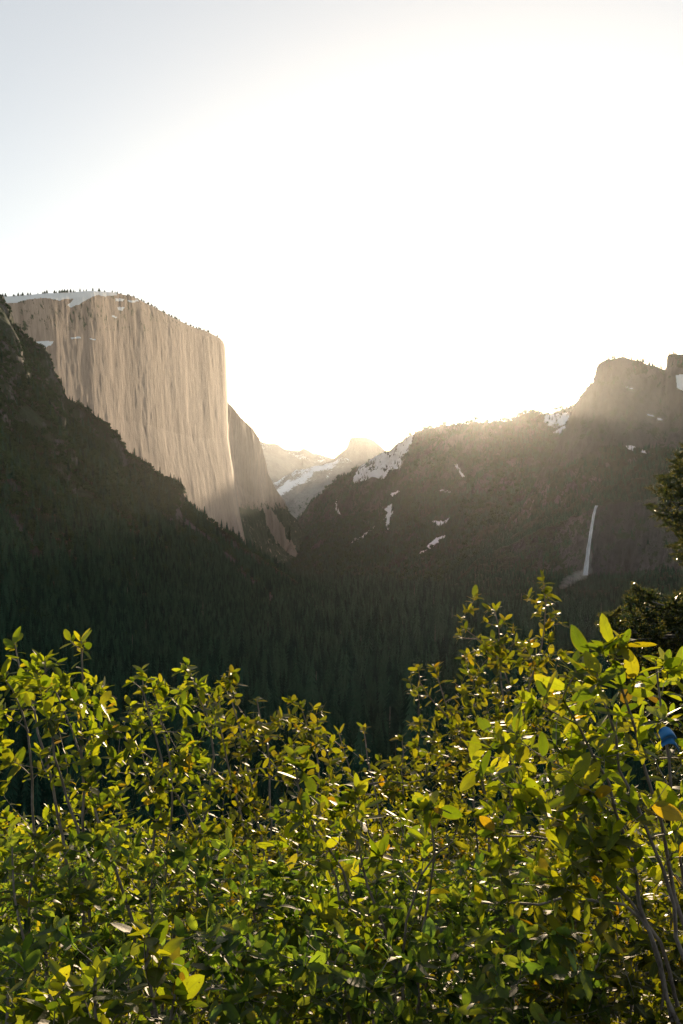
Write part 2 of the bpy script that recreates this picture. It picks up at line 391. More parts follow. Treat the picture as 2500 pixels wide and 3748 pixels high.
sn = patches(G, [[(1345, 1680), (1400, 1640), (1470, 1600), (1520, 1580), (1515, 1620), (1490, 1660), (1482, 1690), (1460, 1720), (1430, 1720), (1400, 1760), (1370, 1750), (1290, 1770), (1290, 1745)],
                 [(1428, 1805), (1468, 1790), (1450, 1815), (1438, 1812)], [(1405, 1860), (1442, 1845), (1432, 1895), (1425, 1942), (1405, 1930), (1410, 1895)], [(1410, 1895), (1370, 1935), (1330, 1965), (1290, 1990), (1300, 1975), (1350, 1940), (1395, 1900)],
                 [(1580, 1905), (1620, 1905), (1650, 1890), (1645, 1905), (1610, 1922), (1590, 1918)], [(1570, 1985), (1600, 1965), (1635, 1955), (1620, 1985), (1590, 2000), (1520, 2040), (1560, 2005)], [(1650, 1690), (1665, 1700), (1700, 1745), (1690, 1745), (1655, 1705)],
                 [(2060, 1555), (2020, 1585), (2050, 1590), (2075, 1560)], [(1230, 1825), (1245, 1880), (1235, 1880), (1225, 1840)], [(1990, 1515), (2100, 1500), (2095, 1545), (2040, 1560), (1990, 1550)],
                 [(1600, 1795), (1650, 1795), (1648, 1799), (1600, 1799)]], 9, .008)
big = inpoly(X_, Y_, [(1280, 1780), (1270, 1740), (1530, 1570), (1520, 1700), (1400, 1780)]) | inpoly(X_, Y_, [(1980, 1500), (2110, 1480), (2110, 1570), (1980, 1560)])
sn = np.where(big, sn * (.66 + .6 * fbm(G.reshape(-1, 3) / 45, 4).reshape(sn.shape)), sn * .80)
nz = np.abs(normals(G)[..., 2])
vg = .80 - .5 * np.clip((.55 - nz) * 6, 0, 1)
vg = np.where(sn > .3, .2, vg)
G_right, V_right, S_right = G, vg, sn
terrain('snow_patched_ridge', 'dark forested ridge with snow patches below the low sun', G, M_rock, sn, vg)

# rocks on the right, cliff with the waterfall
qX = np.array([1650, 1750, 1850, 1940, 2000, 2050, 2082, 2096, 2112, 2130, 2158, 2178, 2186, 2200, 2230, 2285, 2330, 2380, 2440, 2447, 2470, 2520, 2700, 3100, 3700], float)
qY = np.array([2080, 2010, 1930, 1810, 1700, 1610, 1540, 1505, 1470, 1440, 1414, 1396, 1350, 1328, 1311, 1306, 1318, 1342, 1358, 1302, 1297, 1300, 1330, 1300, 1250], float)
qD = np.interp(qX, [1650, 2050, 2500, 3100, 3700], [3900, 3700, 3300, 2900, 2400])
cr = P(qX, qY, qD)
l1 = P(qX + 3, np.maximum(qY + 30, np.interp(qX, [1650, 2000, 2200, 2700, 3700], [2085, 1760, 1640, 1640, 1640])), qD - 130)
l2 = P(qX, np.maximum(qY + 50, np.interp(qX, [1650, 1900, 2100, 2185, 2300, 2700, 3700], [2095, 1990, 1880, 1858, 1835, 1840, 1840])), qD - 480)
l3 = P(qX, np.maximum(qY + 60, np.interp(qX, [1650, 1900, 2100, 2145, 2300, 2700, 3700], [2110, 2105, 2108, 2110, 2100, 2100, 2100])), qD - 600)
ft = zrow(qX - 40, qD - 1300, FLOOR - 10)
G = interp_rows([back_of(cr, 400, 300), cr, l1, l2, l3, ft], 520, [(8, 1), (110, 1.), (60, 1.3), (90, 1.), (90, 1.3)])
G = displace(G, [((1 / 300, 1 / 300, 1 / 600), 26, 4, True), ((1 / 70, 1 / 70, 1 / 260), 14, 5, True), ((1 / 16, 1 / 16, 1 / 60), 2.5, 2, False)])
X_, Y_ = px(G)
sn = patches(G, [[(2470, 1375), (2505, 1370), (2510, 1430), (2475, 1420)], [(2290, 1630), (2325, 1632), (2315, 1650), (2300, 1645)], [(2360, 1640), (2370, 1662), (2345, 1655)], [(2370, 1515), (2400, 1523), (2395, 1528), (2370, 1520)], [(2485, 1650), (2510, 1655), (2500, 1664)],
                 [(2290, 1412), (2320, 1420), (2316, 1425), (2290, 1418)], [(2405, 1528), (2425, 1532), (2420, 1540), (2405, 1536)]], 4, .02)
nz = np.abs(normals(G)[..., 2]); vg = .62 - .55 * np.clip((.55 - nz) * 5, 0, 1) + .12
G_cath, V_cath = G, vg
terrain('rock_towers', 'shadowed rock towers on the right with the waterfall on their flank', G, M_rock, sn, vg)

# hillside falling away under the viewpoint
def gz(x, y):
    return -1.7 - .36 * y
gx = np.linspace(-260, 260, 90); gy = np.concatenate([np.linspace(-30, 20, 60), np.linspace(22, 540, 60)])
XX, YY = np.meshgrid(gx, gy); q = np.stack([XX, YY, gz(XX, YY)], -1)
gxw = XX * (1 + np.clip(YY, 0, 999) / 90); q[..., 0] = gxw
amp = np.clip(YY / 60, .15, 6)
q[..., 2] += amp * fbm(q.reshape(-1, 3) / 9, 4).reshape(XX.shape)
HILLG = q.copy()
tag(mesh_obj('hillside', q.reshape(-1, 3), grid_faces(*XX.shape)[:, ::-1].copy(), M_soil), 'steep leaf littered hillside falling away below the shrubs', kind='structure')

# ------------------------------------------------------------------ far trees
def conifer_mesh(seed, tiers=11, pts=9):
    r = random.Random(seed); V = []; F = []; M = []
    def ring(z, rad, n=5): return [(rad * math.cos(i * 2 * math.pi / n), rad * math.sin(i * 2 * math.pi / n), z) for i in range(n)]
    V += ring(0, .018) + ring(.97, .002)
    for i in range(5): F.append((i, (i + 1) % 5, 5 + (i + 1) % 5, 5 + i)); M.append(1)
    for k in range(tiers):
        t = k / (tiers - 1); z = .16 + .78 * t; rad = .155 * (1 - t) ** .75 + .018; h = .13 * (1 - .5 * t)
        b = len(V); V.append((0, 0, z + h)); n = pts if t < .7 else 6
        a0 = r.random() * 6
        for i in range(2 * n):
            rr = rad * (r.uniform(.75, 1.2) if i % 2 == 0 else r.uniform(.25, .5)); a = a0 + i * math.pi / n + r.uniform(-.12, .12)
            V.append((rr * math.cos(a), rr * math.sin(a), z - (r.uniform(.01, .05) if i % 2 == 0 else -.01)))
        for i in range(2 * n): F.append((b, b + 1 + i, b + 1 + (i + 1) % (2 * n))); M.append(0)
    me = bpy.data.meshes.new('conifer'); me.from_pydata(V, [], F); me.materials.append(M_conifer); me.materials.append(M_fbark)
    me.polygons.foreach_set('material_index', M); me.update(); return me
def oak_mesh(seed, n=170):
    r = random.Random(seed); V = []; F = []; M = []
    for i in range(4): a = i * math.pi / 2; V.append((.03 * math.cos(a), .03 * math.sin(a), 0))
    for i in range(4): a = i * math.pi / 2; V.append((.01 * math.cos(a), .01 * math.sin(a), .6))
    for i in range(4): F.append((i, (i + 1) % 4, 4 + (i + 1) % 4, 4 + i)); M.append(1)
    lobes = [(Vector((r.uniform(-.25, .25), r.uniform(-.25, .25), r.uniform(.4, .75))), r.uniform(.2, .32)) for _ in range(6)]
    for i in range(n):
        c, rad = r.choice(lobes); d = Vector((r.gauss(0, 1), r.gauss(0, 1), r.gauss(0, 1))).normalized()
        p = c + d * rad * r.uniform(.7, 1.0); s = r.uniform(.05, .10)
        a = d.orthogonal().normalized(); bb = d.cross(a); th = r.uniform(0, 6); a, bb = a * math.cos(th) + bb * math.sin(th), bb * math.cos(th) - a * math.sin(th)
        d2 = d * s * .5; b = len(V); V += [tuple(p + a * s), tuple(p + bb * s * .8 - d2), tuple(p - a * s), tuple(p - bb * s * .8 + d2)]; F.append((b, b + 1, b + 2, b + 3)); M.append(0)
    me = bpy.data.meshes.new('oak'); me.from_pydata(V, [], F); me.materials.append(M_oakfar); me.materials.append(M_fbark)
    me.polygons.foreach_set('material_index', M); me.update(); return me
def snag_mesh():
    V = []; F = []; r = random.Random(5)
    def tube(a, b, ra, rb):
        k = len(V); d = (Vector(b) - Vector(a)).normalized(); o = d.orthogonal().normalized(); p = d.cross(o)
        for c, rr in ((a, ra), (b, rb)):
            for i in range(4): V.append(tuple(Vector(c) + (o * math.cos(i * math.pi / 2) + p * math.sin(i * math.pi / 2)) * rr))
        for i in range(4): F.append((k + i, k + (i + 1) % 4, k + 4 + (i + 1) % 4, k + 4 + i))
    tube((0, 0, 0), (0.01, 0, 1), .016, .004)
    for i in range(9):
        z = r.uniform(.35, .9); a = r.random() * 6; tube((0, 0, z), (.1 * math.cos(a) * (1.1 - z), .1 * math.sin(a) * (1.1 - z), z + .02), .004, .001)
    me = bpy.data.meshes.new('snag'); me.from_pydata(V, [], F); me.materials.append(M_snag); me.update(); return me
protos = bpy.data.collections.new('tree_kinds')
for i, me in enumerate([conifer_mesh(1), conifer_mesh(2), conifer_mesh(3, 13, 7), oak_mesh(4), oak_mesh(5), snag_mesh()]):
    protos.objects.link(bpy.data.objects.new('tree_kind_%d' % i, me))

ng = bpy.data.node_groups.new('scatter_trees', 'GeometryNodeTree')
ng.interface.new_socket('Geometry', in_out='INPUT', socket_type='NodeSocketGeometry'); ng.interface.new_socket('Geometry', in_out='OUTPUT', socket_type='NodeSocketGeometry')
gi = ng.nodes.new('NodeGroupInput'); go = ng.nodes.new('NodeGroupOutput'); ip = ng.nodes.new('GeometryNodeInstanceOnPoints'); ci = ng.nodes.new('GeometryNodeCollectionInfo')
ci.inputs['Collection'].default_value = protos; ci.inputs['Separate Children'].default_value = True; ci.inputs['Reset Children'].default_value = True
def nattr(n, ty):
    a = ng.nodes.new('GeometryNodeInputNamedAttribute'); a.data_type = ty; a.inputs['Name'].default_value = n; return a.outputs['Attribute']
ng.links.new(gi.outputs[0], ip.inputs['Points']); ng.links.new(ci.outputs[0], ip.inputs['Instance']); ip.inputs['Pick Instance'].default_value = True
ng.links.new(nattr('pick', 'INT'), ip.inputs['Instance Index']); ng.links.new(nattr('rot', 'FLOAT_VECTOR'), ip.inputs['Rotation']); ng.links.new(nattr('scl', 'FLOAT_VECTOR'), ip.inputs['Scale'])
ng.links.new(ip.outputs[0], go.inputs[0])
def forest(name, label, pts, pick, height, fat):
    n = len(pts); me = bpy.data.meshes.new(name); me.vertices.add(n); me.vertices.foreach_set('co', np.asarray(pts, np.float32).ravel())
    a = me.attributes.new('pick', 'INT', 'POINT'); a.data.foreach_set('value', np.asarray(pick, np.int32))
    a = me.attributes.new('rot', 'FLOAT_VECTOR', 'POINT'); r = np.zeros((n, 3), np.float32); r[:, 2] = rng.uniform(0, 6.28, n); r[:, 0] = rng.normal(0, .03, n); a.data.foreach_set('vector', r.ravel())
    a = me.attributes.new('scl', 'FLOAT_VECTOR', 'POINT'); s = np.stack([height * fat, height * fat, height], 1).astype(np.float32); a.data.foreach_set('vector', s.ravel())
    me.materials.append(M_conifer)
    o = bpy.data.objects.new(name, me); COL.objects.link(o); m = o.modifiers.new('scatter', 'NODES'); m.node_group = ng
    tag(o, label, 'forest', None, 'stuff'); return o
def sample(G, prob, n, ymax=2800):
    c = (G[:-1, :-1] + G[1:, 1:]) / 2; A = np.linalg.norm(np.cross(G[1:, :-1] - G[:-1, :-1], G[:-1, 1:] - G[:-1, :-1]), axis=-1)
    X, Y = px(c); A = A * prob[:-1, :-1] * ((X > -150) & (X < 2650) & (Y < ymax) & (c[..., 1] > 300))
    A = A.ravel() / A.sum(); i = rng.choice(len(A), n, p=A); iv, iu = np.divmod(i, G.shape[1] - 1); a, b = rng.random((2, n, 1))
    return (G[iv, iu] * (1 - a) + G[iv, iu + 1] * a) * (1 - b) + (G[iv + 1, iu] * (1 - a) + G[iv + 1, iu + 1] * a) * b
# left ridge: oaks above, conifers below
n = 44000; nz = np.abs(normals(G_left)[..., 2]); nz[:8] = 0
p = sample(G_left, np.clip(V_left - .12, 0, 1) * np.clip(nz - .12, 0, .5) * (fbm(G_left.reshape(-1, 3) / 90, 4).reshape(nz.shape) > -.30), n)
low = np.clip((0 - p[:, 2]) / 200 + .35, .08, .9); isc = rng.random(n) < low
pick = np.where(isc, rng.integers(0, 3, n), rng.integers(3, 5, n)); pick[rng.random(n) < .004] = 5
h = np.where(isc, rng.uniform(14, 34, n), rng.uniform(7, 14, n)); h = h * np.clip(1 - p[:, 2] / 900, .5, 1)
forest('slope_forest', 'dark oaks and conifers covering the left ridge', p - [0, 0, 1.5], pick, h, np.where(isc, rng.uniform(.9, 1.2, n), rng.uniform(.9, 1.3, n)))
# valley floor
n = 50000; c = np.clip(3000 / FLG[..., 1], 0, 2.2) ** 1.6
p = sample(FLG, c * (FLG[..., 1] < 6500), n, 3500); isc = rng.random(n) < .9
pick = np.where(isc, rng.integers(0, 3, n), rng.integers(3, 5, n)); pick[rng.random(n) < .006] = 5
forest('valley_forest', 'dense dark conifer forest on the valley floor', p - [0, 0, 1], pick, np.where(isc, rng.gamma(9, 3.6, n), rng.uniform(10, 16, n)), rng.uniform(.8, 1.15, n))
# right ridge and towers
n = 34000; nz = np.abs(normals(G_right)[..., 2]); nz[:6] = 0
p = sample(G_right, np.clip(1 - S_right * 1.3, 0.03, 1) * np.clip(nz - .3, 0, .5), n)
pick = rng.integers(0, 3, n); pick[rng.random(n) < .12] = 3
forest('ridge_forest', 'conifers on the snow patched ridge below the sun', p - [0, 0, 1.5], pick, rng.uniform(12, 30, n), rng.uniform(.8, 1.1, n))
n = 11000; nz = np.abs(normals(G_cath)[..., 2]); nz[:6] = 0
p = sample(G_cath, np.clip(nz - .4, 0, .5) ** 1.5, n); pick = rng.integers(0, 3, n)
forest('tower_forest', 'conifers on ledges and slopes of the right rock towers', p - [0, 0, 1], pick, rng.uniform(10, 26, n), rng.uniform(.8, 1.1, n))

# brush on the hillside just below the viewpoint
n = 9000; hy = HILLG[..., 1]
c_ = HILLG[:-1, :-1]; A = (np.abs(c_[..., 0]) < .6 * c_[..., 1] + 6) & (c_[..., 1] > 9.5) & (c_[..., 1] < 420)
A = A * np.clip(1 / np.maximum(c_[..., 1], 1) ** 1.0, 0, 1) * (1 + np.abs(c_[..., 1]) / 30); A = A * np.gradient(HILLG[..., 0], axis=1)[:-1, :-1] * np.gradient(hy, axis=0)[:-1, :-1]
A = A.ravel() / A.sum(); i = rng.choice(len(A), n, p=A); iv, iu = np.divmod(i, HILLG.shape[1] - 1); a, b = rng.random((2, n, 1))
p = (HILLG[iv, iu] * (1 - a) + HILLG[iv, iu + 1] * a) * (1 - b) + (HILLG[iv + 1, iu] * (1 - a) + HILLG[iv + 1, iu + 1] * a) * b
hh = np.interp(p[:, 1], [9, 25, 60, 200, 420], [1.0, 2.2, 3.6, 5.0, 7.0]) * rng.uniform(.7, 1.3, n)
forest('hillside_brush', 'dark low brush covering the hillside below the shrubs', p - [0, 0, .2], rng.integers(3, 5, n), hh, rng.uniform(1.1, 1.7, n))['category'] = 'brush'

# trees one can tell apart on the rim of the pale cliff
cm = [conifer_mesh(11, 8, 7), conifer_mesh(12, 7, 7), conifer_mesh(13, 9, 6)]
def split_tree(me):
    mats = [p.material_index for p in me.polygons]; res = []
    for k in (0, 1):
        F = [tuple(p.vertices) for p in me.polygons if p.material_index == k]; used = sorted({i for f in F for i in f}); mp = {v: i for i, v in enumerate(used)}
        m2 = bpy.data.meshes.new('crown' if k == 0 else 'trunk'); m2.from_pydata([tuple(me.vertices[v].co) for v in used], [], [tuple(mp[i] for i in f) for f in F])
        m2.materials.append(M_conifer if k == 0 else M_fbark); m2.update(); res.append(m2)
    return res
sm = [split_tree(m) for m in cm]
rimG = G_cap[14:24]; Xr, Yr = px(rimG)
cols = [c_ for c_ in range(rimG.shape[1]) if -5 < Xr[0, c_] < 815]
rr = random.Random(21); k = 0
clusters = [10, 40, 75, 90, 135, 168, 205, 228, 240, 290, 330]
spots = [rr.choice(clusters) + rr.gauss(0, 9) for _ in range(34)] + [rr.uniform(400, 812) for _ in range(70)] + [rr.uniform(0, 400) for _ in range(14)]
for Xs in sorted(spots):
    ci_ = min(cols, key=lambda c_: abs(Xr[0, c_] - Xs)); col = rimG[:, ci_]; pz = col[int(np.argmin(px(col)[1]))]
    hgt = rr.uniform(9, 19) if Xs < 400 else rr.uniform(7, 15); hgt *= pz[1] / 4200
    e = empty('pine_tree', Vector(pz.tolist()) - Vector((0, 0, 1))); e.scale = (hgt * rr.uniform(1.8, 3.2),) * 2 + (hgt,); e.rotation_euler = (0, 0, rr.random() * 6)
    tag(e, 'tiny dark pine on the snowy summit rim of the pale cliff' if Xs < 400 else 'tiny dark pine on the bare sloping rim of the pale cliff', 'tree', 'pines along the snowy cliff rim' if Xs < 400 else 'pines along the sloping cliff rim')
    s_ = rr.choice(sm)
    for me, nm in zip(s_, ('crown', 'trunk')):
        o = bpy.data.objects.new(nm, me); COL.objects.link(o); o.parent = e

# ------------------------------------------------------------------ waterfall
t = NT('falling_water')
tc = t.noise((.25, .25, .02), 5, .7)
t.b.inputs['Base Color'].default_value = (.80, .84, .90, 1); t.b.inputs['Roughness'].default_value = .6
t.link(t.ramp(tc, [(.3, (.35,) * 3), (.6, (.95,) * 3)]), t.b.inputs['Alpha']); M_water = t.m
t = NT('spray'); t.n.remove(t.b); vol = t.n.new('ShaderNodeVolumePrincipled'); vol.inputs['Color'].default_value = (.95, .97, 1, 1)
vol.inputs['Density'].default_value = .009; vol.inputs['Anisotropy'].default_value = .3; t.link(vol.outputs[0], t.out.inputs['Volume']); M_spray = t.m
wf = empty('waterfall', P(2143, 2108, 2900).tolist()); tag(wf, 'thin white waterfall dropping down the shadowed cliff on the right', 'waterfall')
inv = Vector(wf.location)
path = [(2184, 1850, 13), (2179, 1862, 12), (2173, 1885, 12), (2167, 1920, 13), (2161, 1960, 14), (2155, 2000, 16), (2150, 2040, 18), (2146, 2075, 21), (2142, 2106, 25)]
def fall_depth(Y): # just in front of the rock
    return np.interp(Y, [1850, 2106], [0, 1])
def rock_depth(X, Y):
    Xg, Yg = px(G_cath[118:]); d = (Xg - X) ** 2 + (Yg - Y) ** 2; m = d < 30 ** 2
    return float(G_cath[118:][..., 1][m].min()) if m.any() else float(G_cath[118:].reshape(-1, 3)[d.argmin()][1])
base_d = min(rock_depth(X, Y) for X, Y, _ in path[1:]) - 4
for k, (off, wd) in enumerate([(0, .75), (-.16, .3), (.17, .3)]):
    V = []; F = []
    pts = [P(X + off * W, Y, base_d + 6 * (1 - i / 8) - 3 * k) for i, (X, Y, W) in enumerate(path)]
    nn = 10
    fine = np.linspace(0, 8, 70); pts = np.stack([np.interp(fine, range(9), np.array(pts)[:, i]) for i in range(3)], 1); W = np.interp(fine, range(9), [p_[2] for p_ in path]) * base_d / FPX * wd * .54
    for i in range(70):
        jit = 1 + .10 * math.sin(i * .45 + k * 2) + rr.uniform(-.03, .03)
        for j in range(nn):
            a = j * 2 * math.pi / nn; V.append((pts[i, 0] + W[i] * jit * math.cos(a) - inv.x, pts[i, 1] + W[i] * .6 * math.sin(a) - inv.y, pts[i, 2] - inv.z))
    for i in range(69):
        for j in range(nn): F.append((i * nn + j, i * nn + (j + 1) % nn, (i + 1) * nn + (j + 1) % nn, (i + 1) * nn + j))
    mesh_obj('strand', V, F, M_water, wf, True)
def puff(name, c, r, seed, parent):
    import bmesh
    bm = bmesh.new(); bmesh.ops.create_icosphere(bm, subdivisions=3, radius=1); V = np.array([v.co[:] for v in bm.verts]); F = [tuple(v.index for v in f.verts) for f in bm.faces]; bm.free()
    d = 1 + .55 * fbm(V * 1.2 + seed * 7.7, 3); V = V * d[:, None] * np.array(r) + np.array(c) - np.array(inv)
    return mesh_obj(name, V, F, M_spray, parent, True)
for i, (X, Y, r) in enumerate([(2140, 2098, (14, 14, 12)), (2122, 2106, (22, 16, 13)), (2104, 2114, (22, 14, 12)), (2088, 2124, (20, 12, 11)), (2072, 2136, (17, 10, 9)), (2060, 2146, (13, 8, 7)), (2155, 2085, (12, 10, 16)), (2158, 2040, (9, 8, 24))]):
    puff('spray', P(X, Y, min(base_d, rock_depth(X, Y)) - 9).tolist(), r, i, wf)

# ------------------------------------------------------------------ haze
bm_ = [(x, y, z) for x in (-7600, 7600) for y in (-400, 16000) for z in (FLOOR - 60, 1750)]
ht = NT('haze_air'); ht.n.remove(ht.b); vol = ht.n.new('ShaderNodeVolumePrincipled'); vol.inputs['Color'].default_value = (.92, .95, .98, 1)
vol.inputs['Density'].default_value = HAZE_DENSITY; vol.inputs['Anisotropy'].default_value = HAZE_G; ht.link(vol.outputs[0], ht.out.inputs['Volume'])
hz = mesh_obj('haze', bm_, [(0, 1, 3, 2), (4, 6, 7, 5), (0, 4, 5, 1), (2, 3, 7, 6), (0, 2, 6, 4), (1, 5, 7, 3)], ht.m); tag(hz, 'thin morning haze filling the valley', 'haze', None, 'stuff')

# ------------------------------------------------------------------ foreground shrubs
def leaf_template(seed, hi=True):
    r = random.Random(seed); wdt = r.uniform(.15, .29); spiny = r.random() < .65; fold = r.uniform(.05, .28); curl = r.uniform(-.08, .42); bend = r.uniform(-.10, .10)
    rowsn = 10 if hi else 4; V = [(0, 0, 0)]; E = [0.0]; F = []
    for i in range(1, rowsn):
        s = i / rowsn; wx = wdt * (math.sin(math.pi * s ** .92) ** .60) * (1.0 if s < .75 else 1.0)
        z = -curl * s * s; xc = bend * s * s
        jl = jr = 1.0
        if hi: jl = 1 + (r.uniform(.05, .22) if spiny and i % 2 else -.02); jr = 1 + (r.uniform(.05, .22) if spiny and not i % 2 else -.02)
        cross = 3 if not hi else 5
        xs = [-jl, 0, jr] if not hi else [-jl, -.5, 0, .5, jr]
        for x in xs:
            V.append((xc + x * wx, s + (abs(x) * .02), z + abs(x) * wx * fold * (1.2 if abs(x) < .8 else .85))); E.append(min(abs(x), 1.0))
    V.append((bend, 1.0 + r.uniform(0, .05), -curl)); E.append(.9 if False else 0.3)
    c = 5 if hi else 3; tip = len(V) - 1
    for j in range(c - 1): F.append((0, 1 + j + 1, 1 + j))
    for i in range(rowsn - 2):
        for j in range(c - 1):
            a = 1 + i * c + j; F += [(a, a + 1, a + c + 1), (a, a + c + 1, a + c)]
    a = 1 + (rowsn - 2) * c
    for j in range(c - 1): F.append((a + j, a + j + 1, tip))
    # petiole
    b = len(V); V += [(-.012, 0.01, 0), (.012, .01, 0), (0, -.13, -.01)]; E += [0, 0, 0]; F.append((b, b + 1, b + 2))
    return np.array(V), np.array(F), np.array(E)
TH = [leaf_template(i) for i in range(12)]; TL = [leaf_template(i + 50, False) for i in range(6)]
_leaf_cache = {}
def leaf_mesh(k, mat):
    key = (k, mat.name)
    if key not in _leaf_cache:
        V, F, E = TH[k]; me = bpy.data.meshes.new('leaf'); me.from_pydata(V.tolist(), [], F.tolist()); a = me.attributes.new('leaf_edge', 'FLOAT', 'POINT'); a.data.foreach_set('value', E.astype(np.float32))
        me.materials.append(mat); me.polygons.foreach_set('use_smooth', np.ones(len(F), bool)); me.update(); _leaf_cache[key] = me
    return _leaf_cache[key]
def unit(v): return v / (np.linalg.norm(v) + 1e-9)
def tube_into(V, F, pts, rad, n):
    b0 = len(V); prev = None
    for i, p in enumerate(pts):
        d = unit(pts[min(i + 1, len(pts) - 1)] - pts[max(i - 1, 0)])
        if prev is None: prev = unit(np.cross(d, [.3, .5, .8]))
        s = unit(prev - d * np.dot(prev, d)); t_ = np.cross(d, s); prev = s
        for j in range(n):
            a = 2 * math.pi * j / n; V.append(p + (s * math.cos(a) + t_ * math.sin(a)) * rad[i])
    for i in range(len(pts) - 1):
        for j in range(n): F.append((b0 + i * n + j, b0 + i * n + (j + 1) % n, b0 + (i + 1) * n + (j + 1) % n, b0 + (i + 1) * n + j))
def smooth_path(pts, n):
    pts = np.asarray(pts, float); t0 = np.r_[0, np.cumsum(np.linalg.norm(np.diff(pts, axis=0), axis=1))]
    u = np.linspace(0, t0[-1], n); q = np.stack([np.interp(u, t0, pts[:, i]) for i in range(3)], 1)
    for _ in range(3): q[1:-1] = (q[:-2] + 2 * q[1:-1] + q[2:]) / 4
    return q, t0[-1]

def shrub(name, label, base, stems, tips, D, leafsize, mat, seed, tipleaves=(5, 8), alongtwig=.6, spacing=.018, indiv=300, group='oak shrubs in front of the valley', open_tips=None, stem_leaves=.35):
    """stems: px polylines top to bottom with depth; tips: (n,3) world twig ends"""
    r = np.random.default_rng(seed); pr = random.Random(seed)
    root = empty(name, base.tolist()); tag(root, label, 'shrub', group)
    N = []; DIR = []; RAD = []; leaves = []
    def add_nodes(pts, rad):
        for i, p in enumerate(pts):
            N.append(p); DIR.append(unit(pts[min(i + 1, len(pts) - 1)] - pts[max(0, i - 1)])); RAD.append(rad[i])
    def leaf(p, twig, out, L):
        a = unit(out); wt = pr.random(); nrm = twig * (.9 - .7 * wt) + np.array([0, 0, .25 + .7 * wt]) + r.normal(0, .48, 3); a = unit(a + r.normal(0, .28, 3) - np.array([0, 0, .25 * wt])); nrm = nrm - a * np.dot(nrm, a); leaves.append((p, a, unit(nrm), L * pr.uniform(.45, 1.3), r.random()))
    def dress(pts, frac, tl, L):
        seg = np.linalg.norm(np.diff(pts, axis=0), axis=1); tot = seg.sum(); cum = np.r_[0, np.cumsum(seg)]
        s = tot * (1 - frac); ang = pr.random() * 6
        while s < tot:
            i = min(np.searchsorted(cum, s) - 1, len(pts) - 2); i = max(i, 0); f = (s - cum[i]) / (seg[i] + 1e-9); p = pts[i] * (1 - f) + pts[i + 1] * f
            d = unit(pts[i + 1] - pts[i]); o = unit(np.cross(d, [.2, .9, .4])); q_ = np.cross(d, o); side = o * math.cos(ang) + q_ * math.sin(ang)
            leaf(p, d, d * pr.uniform(.0, .9) + side, L * pr.uniform(.7, 1)); ang += 2.4; s += spacing * pr.uniform(.6, 1.6)
        d = unit(pts[-1] - pts[-2]); o = unit(np.cross(d, [.2, .9, .4])); q_ = np.cross(d, o)
        for k in range(pr.randint(*tl) - 1):
            side = o * math.cos(ang) + q_ * math.sin(ang); leaf(pts[-1] - d * .004 * k, d, d * pr.uniform(.2, 1.3) + side, L); ang += 2.4
    # stems
    for st in stems:
        pp = [P(X, Y, dd) for X, Y, dd in st][::-1]
        pts, ln = smooth_path([base + r.normal(0, .06, 3) * [1, 1, 0]] + [base * .35 + pp[0] * .65] + pp, 34)
        pts[1:-1] += r.normal(0, .004, (32, 3))
        r0 = .0042 + .0030 * ln; rad = np.linspace(r0, .0022, 34)
        V, F = [], []; tube_into(V, F, pts, rad, 7)
        mesh_obj('stem', np.array(V) - base, F, M_bark, root, True)
        add_nodes(pts[6:], rad[6:]); dress(pts, stem_leaves * min(1, .6 / ln), tipleaves, leafsize)
    # twigs grow to the tips
    allt = np.array(tips); V, F = [], []
    n0 = np.array(N); order = np.argsort([np.min(np.linalg.norm(n0 - t_, axis=1)) for t_ in allt])
    NA = np.zeros((len(N) + len(allt) * 6, 3)); NA[:len(N)] = N; cnt = len(N)
    for oi in order:
        t_ = allt[oi]; d = np.linalg.norm(NA[:cnt] - t_, axis=1); pen = np.maximum(0, NA[:cnt, 2] - t_[2] + .04) * 1.5
        j = int(np.argmin(d + pen)); a = NA[j]; dist = d[j]
        if dist < .02: continue
        dp = DIR[j]; to = unit(t_ - a); up = np.array([0, 0, 1.0])
        c1 = a + unit(dp * .5 + to + r.normal(0, .2, 3)) * dist * .38; c2 = t_ - unit(to * .7 + up * .6 + r.normal(0, .25, 3)) * dist * .33
        u = np.linspace(0, 1, 7)[:, None]; pts = (1 - u) ** 3 * a + 3 * (1 - u) ** 2 * u * c1 + 3 * (1 - u) * u * u * c2 + u ** 3 * t_
        r1 = min(RAD[j] * .8, .0014 + .0045 * dist); rad = np.linspace(r1, .0009, 7); tube_into(V, F, pts, rad, 4 if r1 < .003 else 5)
        for i in range(1, 7):
            NA[cnt] = pts[i]; cnt += 1; DIR.append(unit(pts[i] - pts[i - 1])); RAD.append(rad[i])
        dress(pts, min(1, alongtwig * max(.09, .14) / max(dist, .05) + .12), tipleaves, leafsize)
    tag(mesh_obj('twigs', np.array(V) - base, F, M_bark, root, True), kind='stuff')
    # leaves
    Pn = np.array([l[0] for l in leaves]); X_, Y_ = px(Pn); vis = (X_ > -40) & (X_ < 2540) & (Y_ < 3790)
    size = np.array([l[3] for l in leaves]) / np.maximum(Pn[:, 1], .3) * (1 + .15 * np.random.default_rng(seed).random(len(leaves))); size[~vis] = 0
    top = set(np.argsort(-size)[:indiv].tolist())
    AV, AF, AR, AE = [], [], [], []; nb = 0
    for i, (p, a, nr, L, rd) in enumerate(leaves):
        x = np.cross(a, nr)
        if i in top:
            o = bpy.data.objects.new('leaf', leaf_mesh(pr.randrange(12), mat)); COL.objects.link(o); o.parent = root
            q_ = p - base; o.matrix_local = Matrix(((x[0] * L, a[0] * L, nr[0] * L, q_[0]), (x[1] * L, a[1] * L, nr[1] * L, q_[1]), (x[2] * L, a[2] * L, nr[2] * L, q_[2]), (0, 0, 0, 1)))
            continue
        if size[i] == 0 and pr.random() < .5: continue
        T = pr.choice(TH if size[i] * FPX > 34 else TL)
        M3 = np.stack([x, a, nr], 1) * L
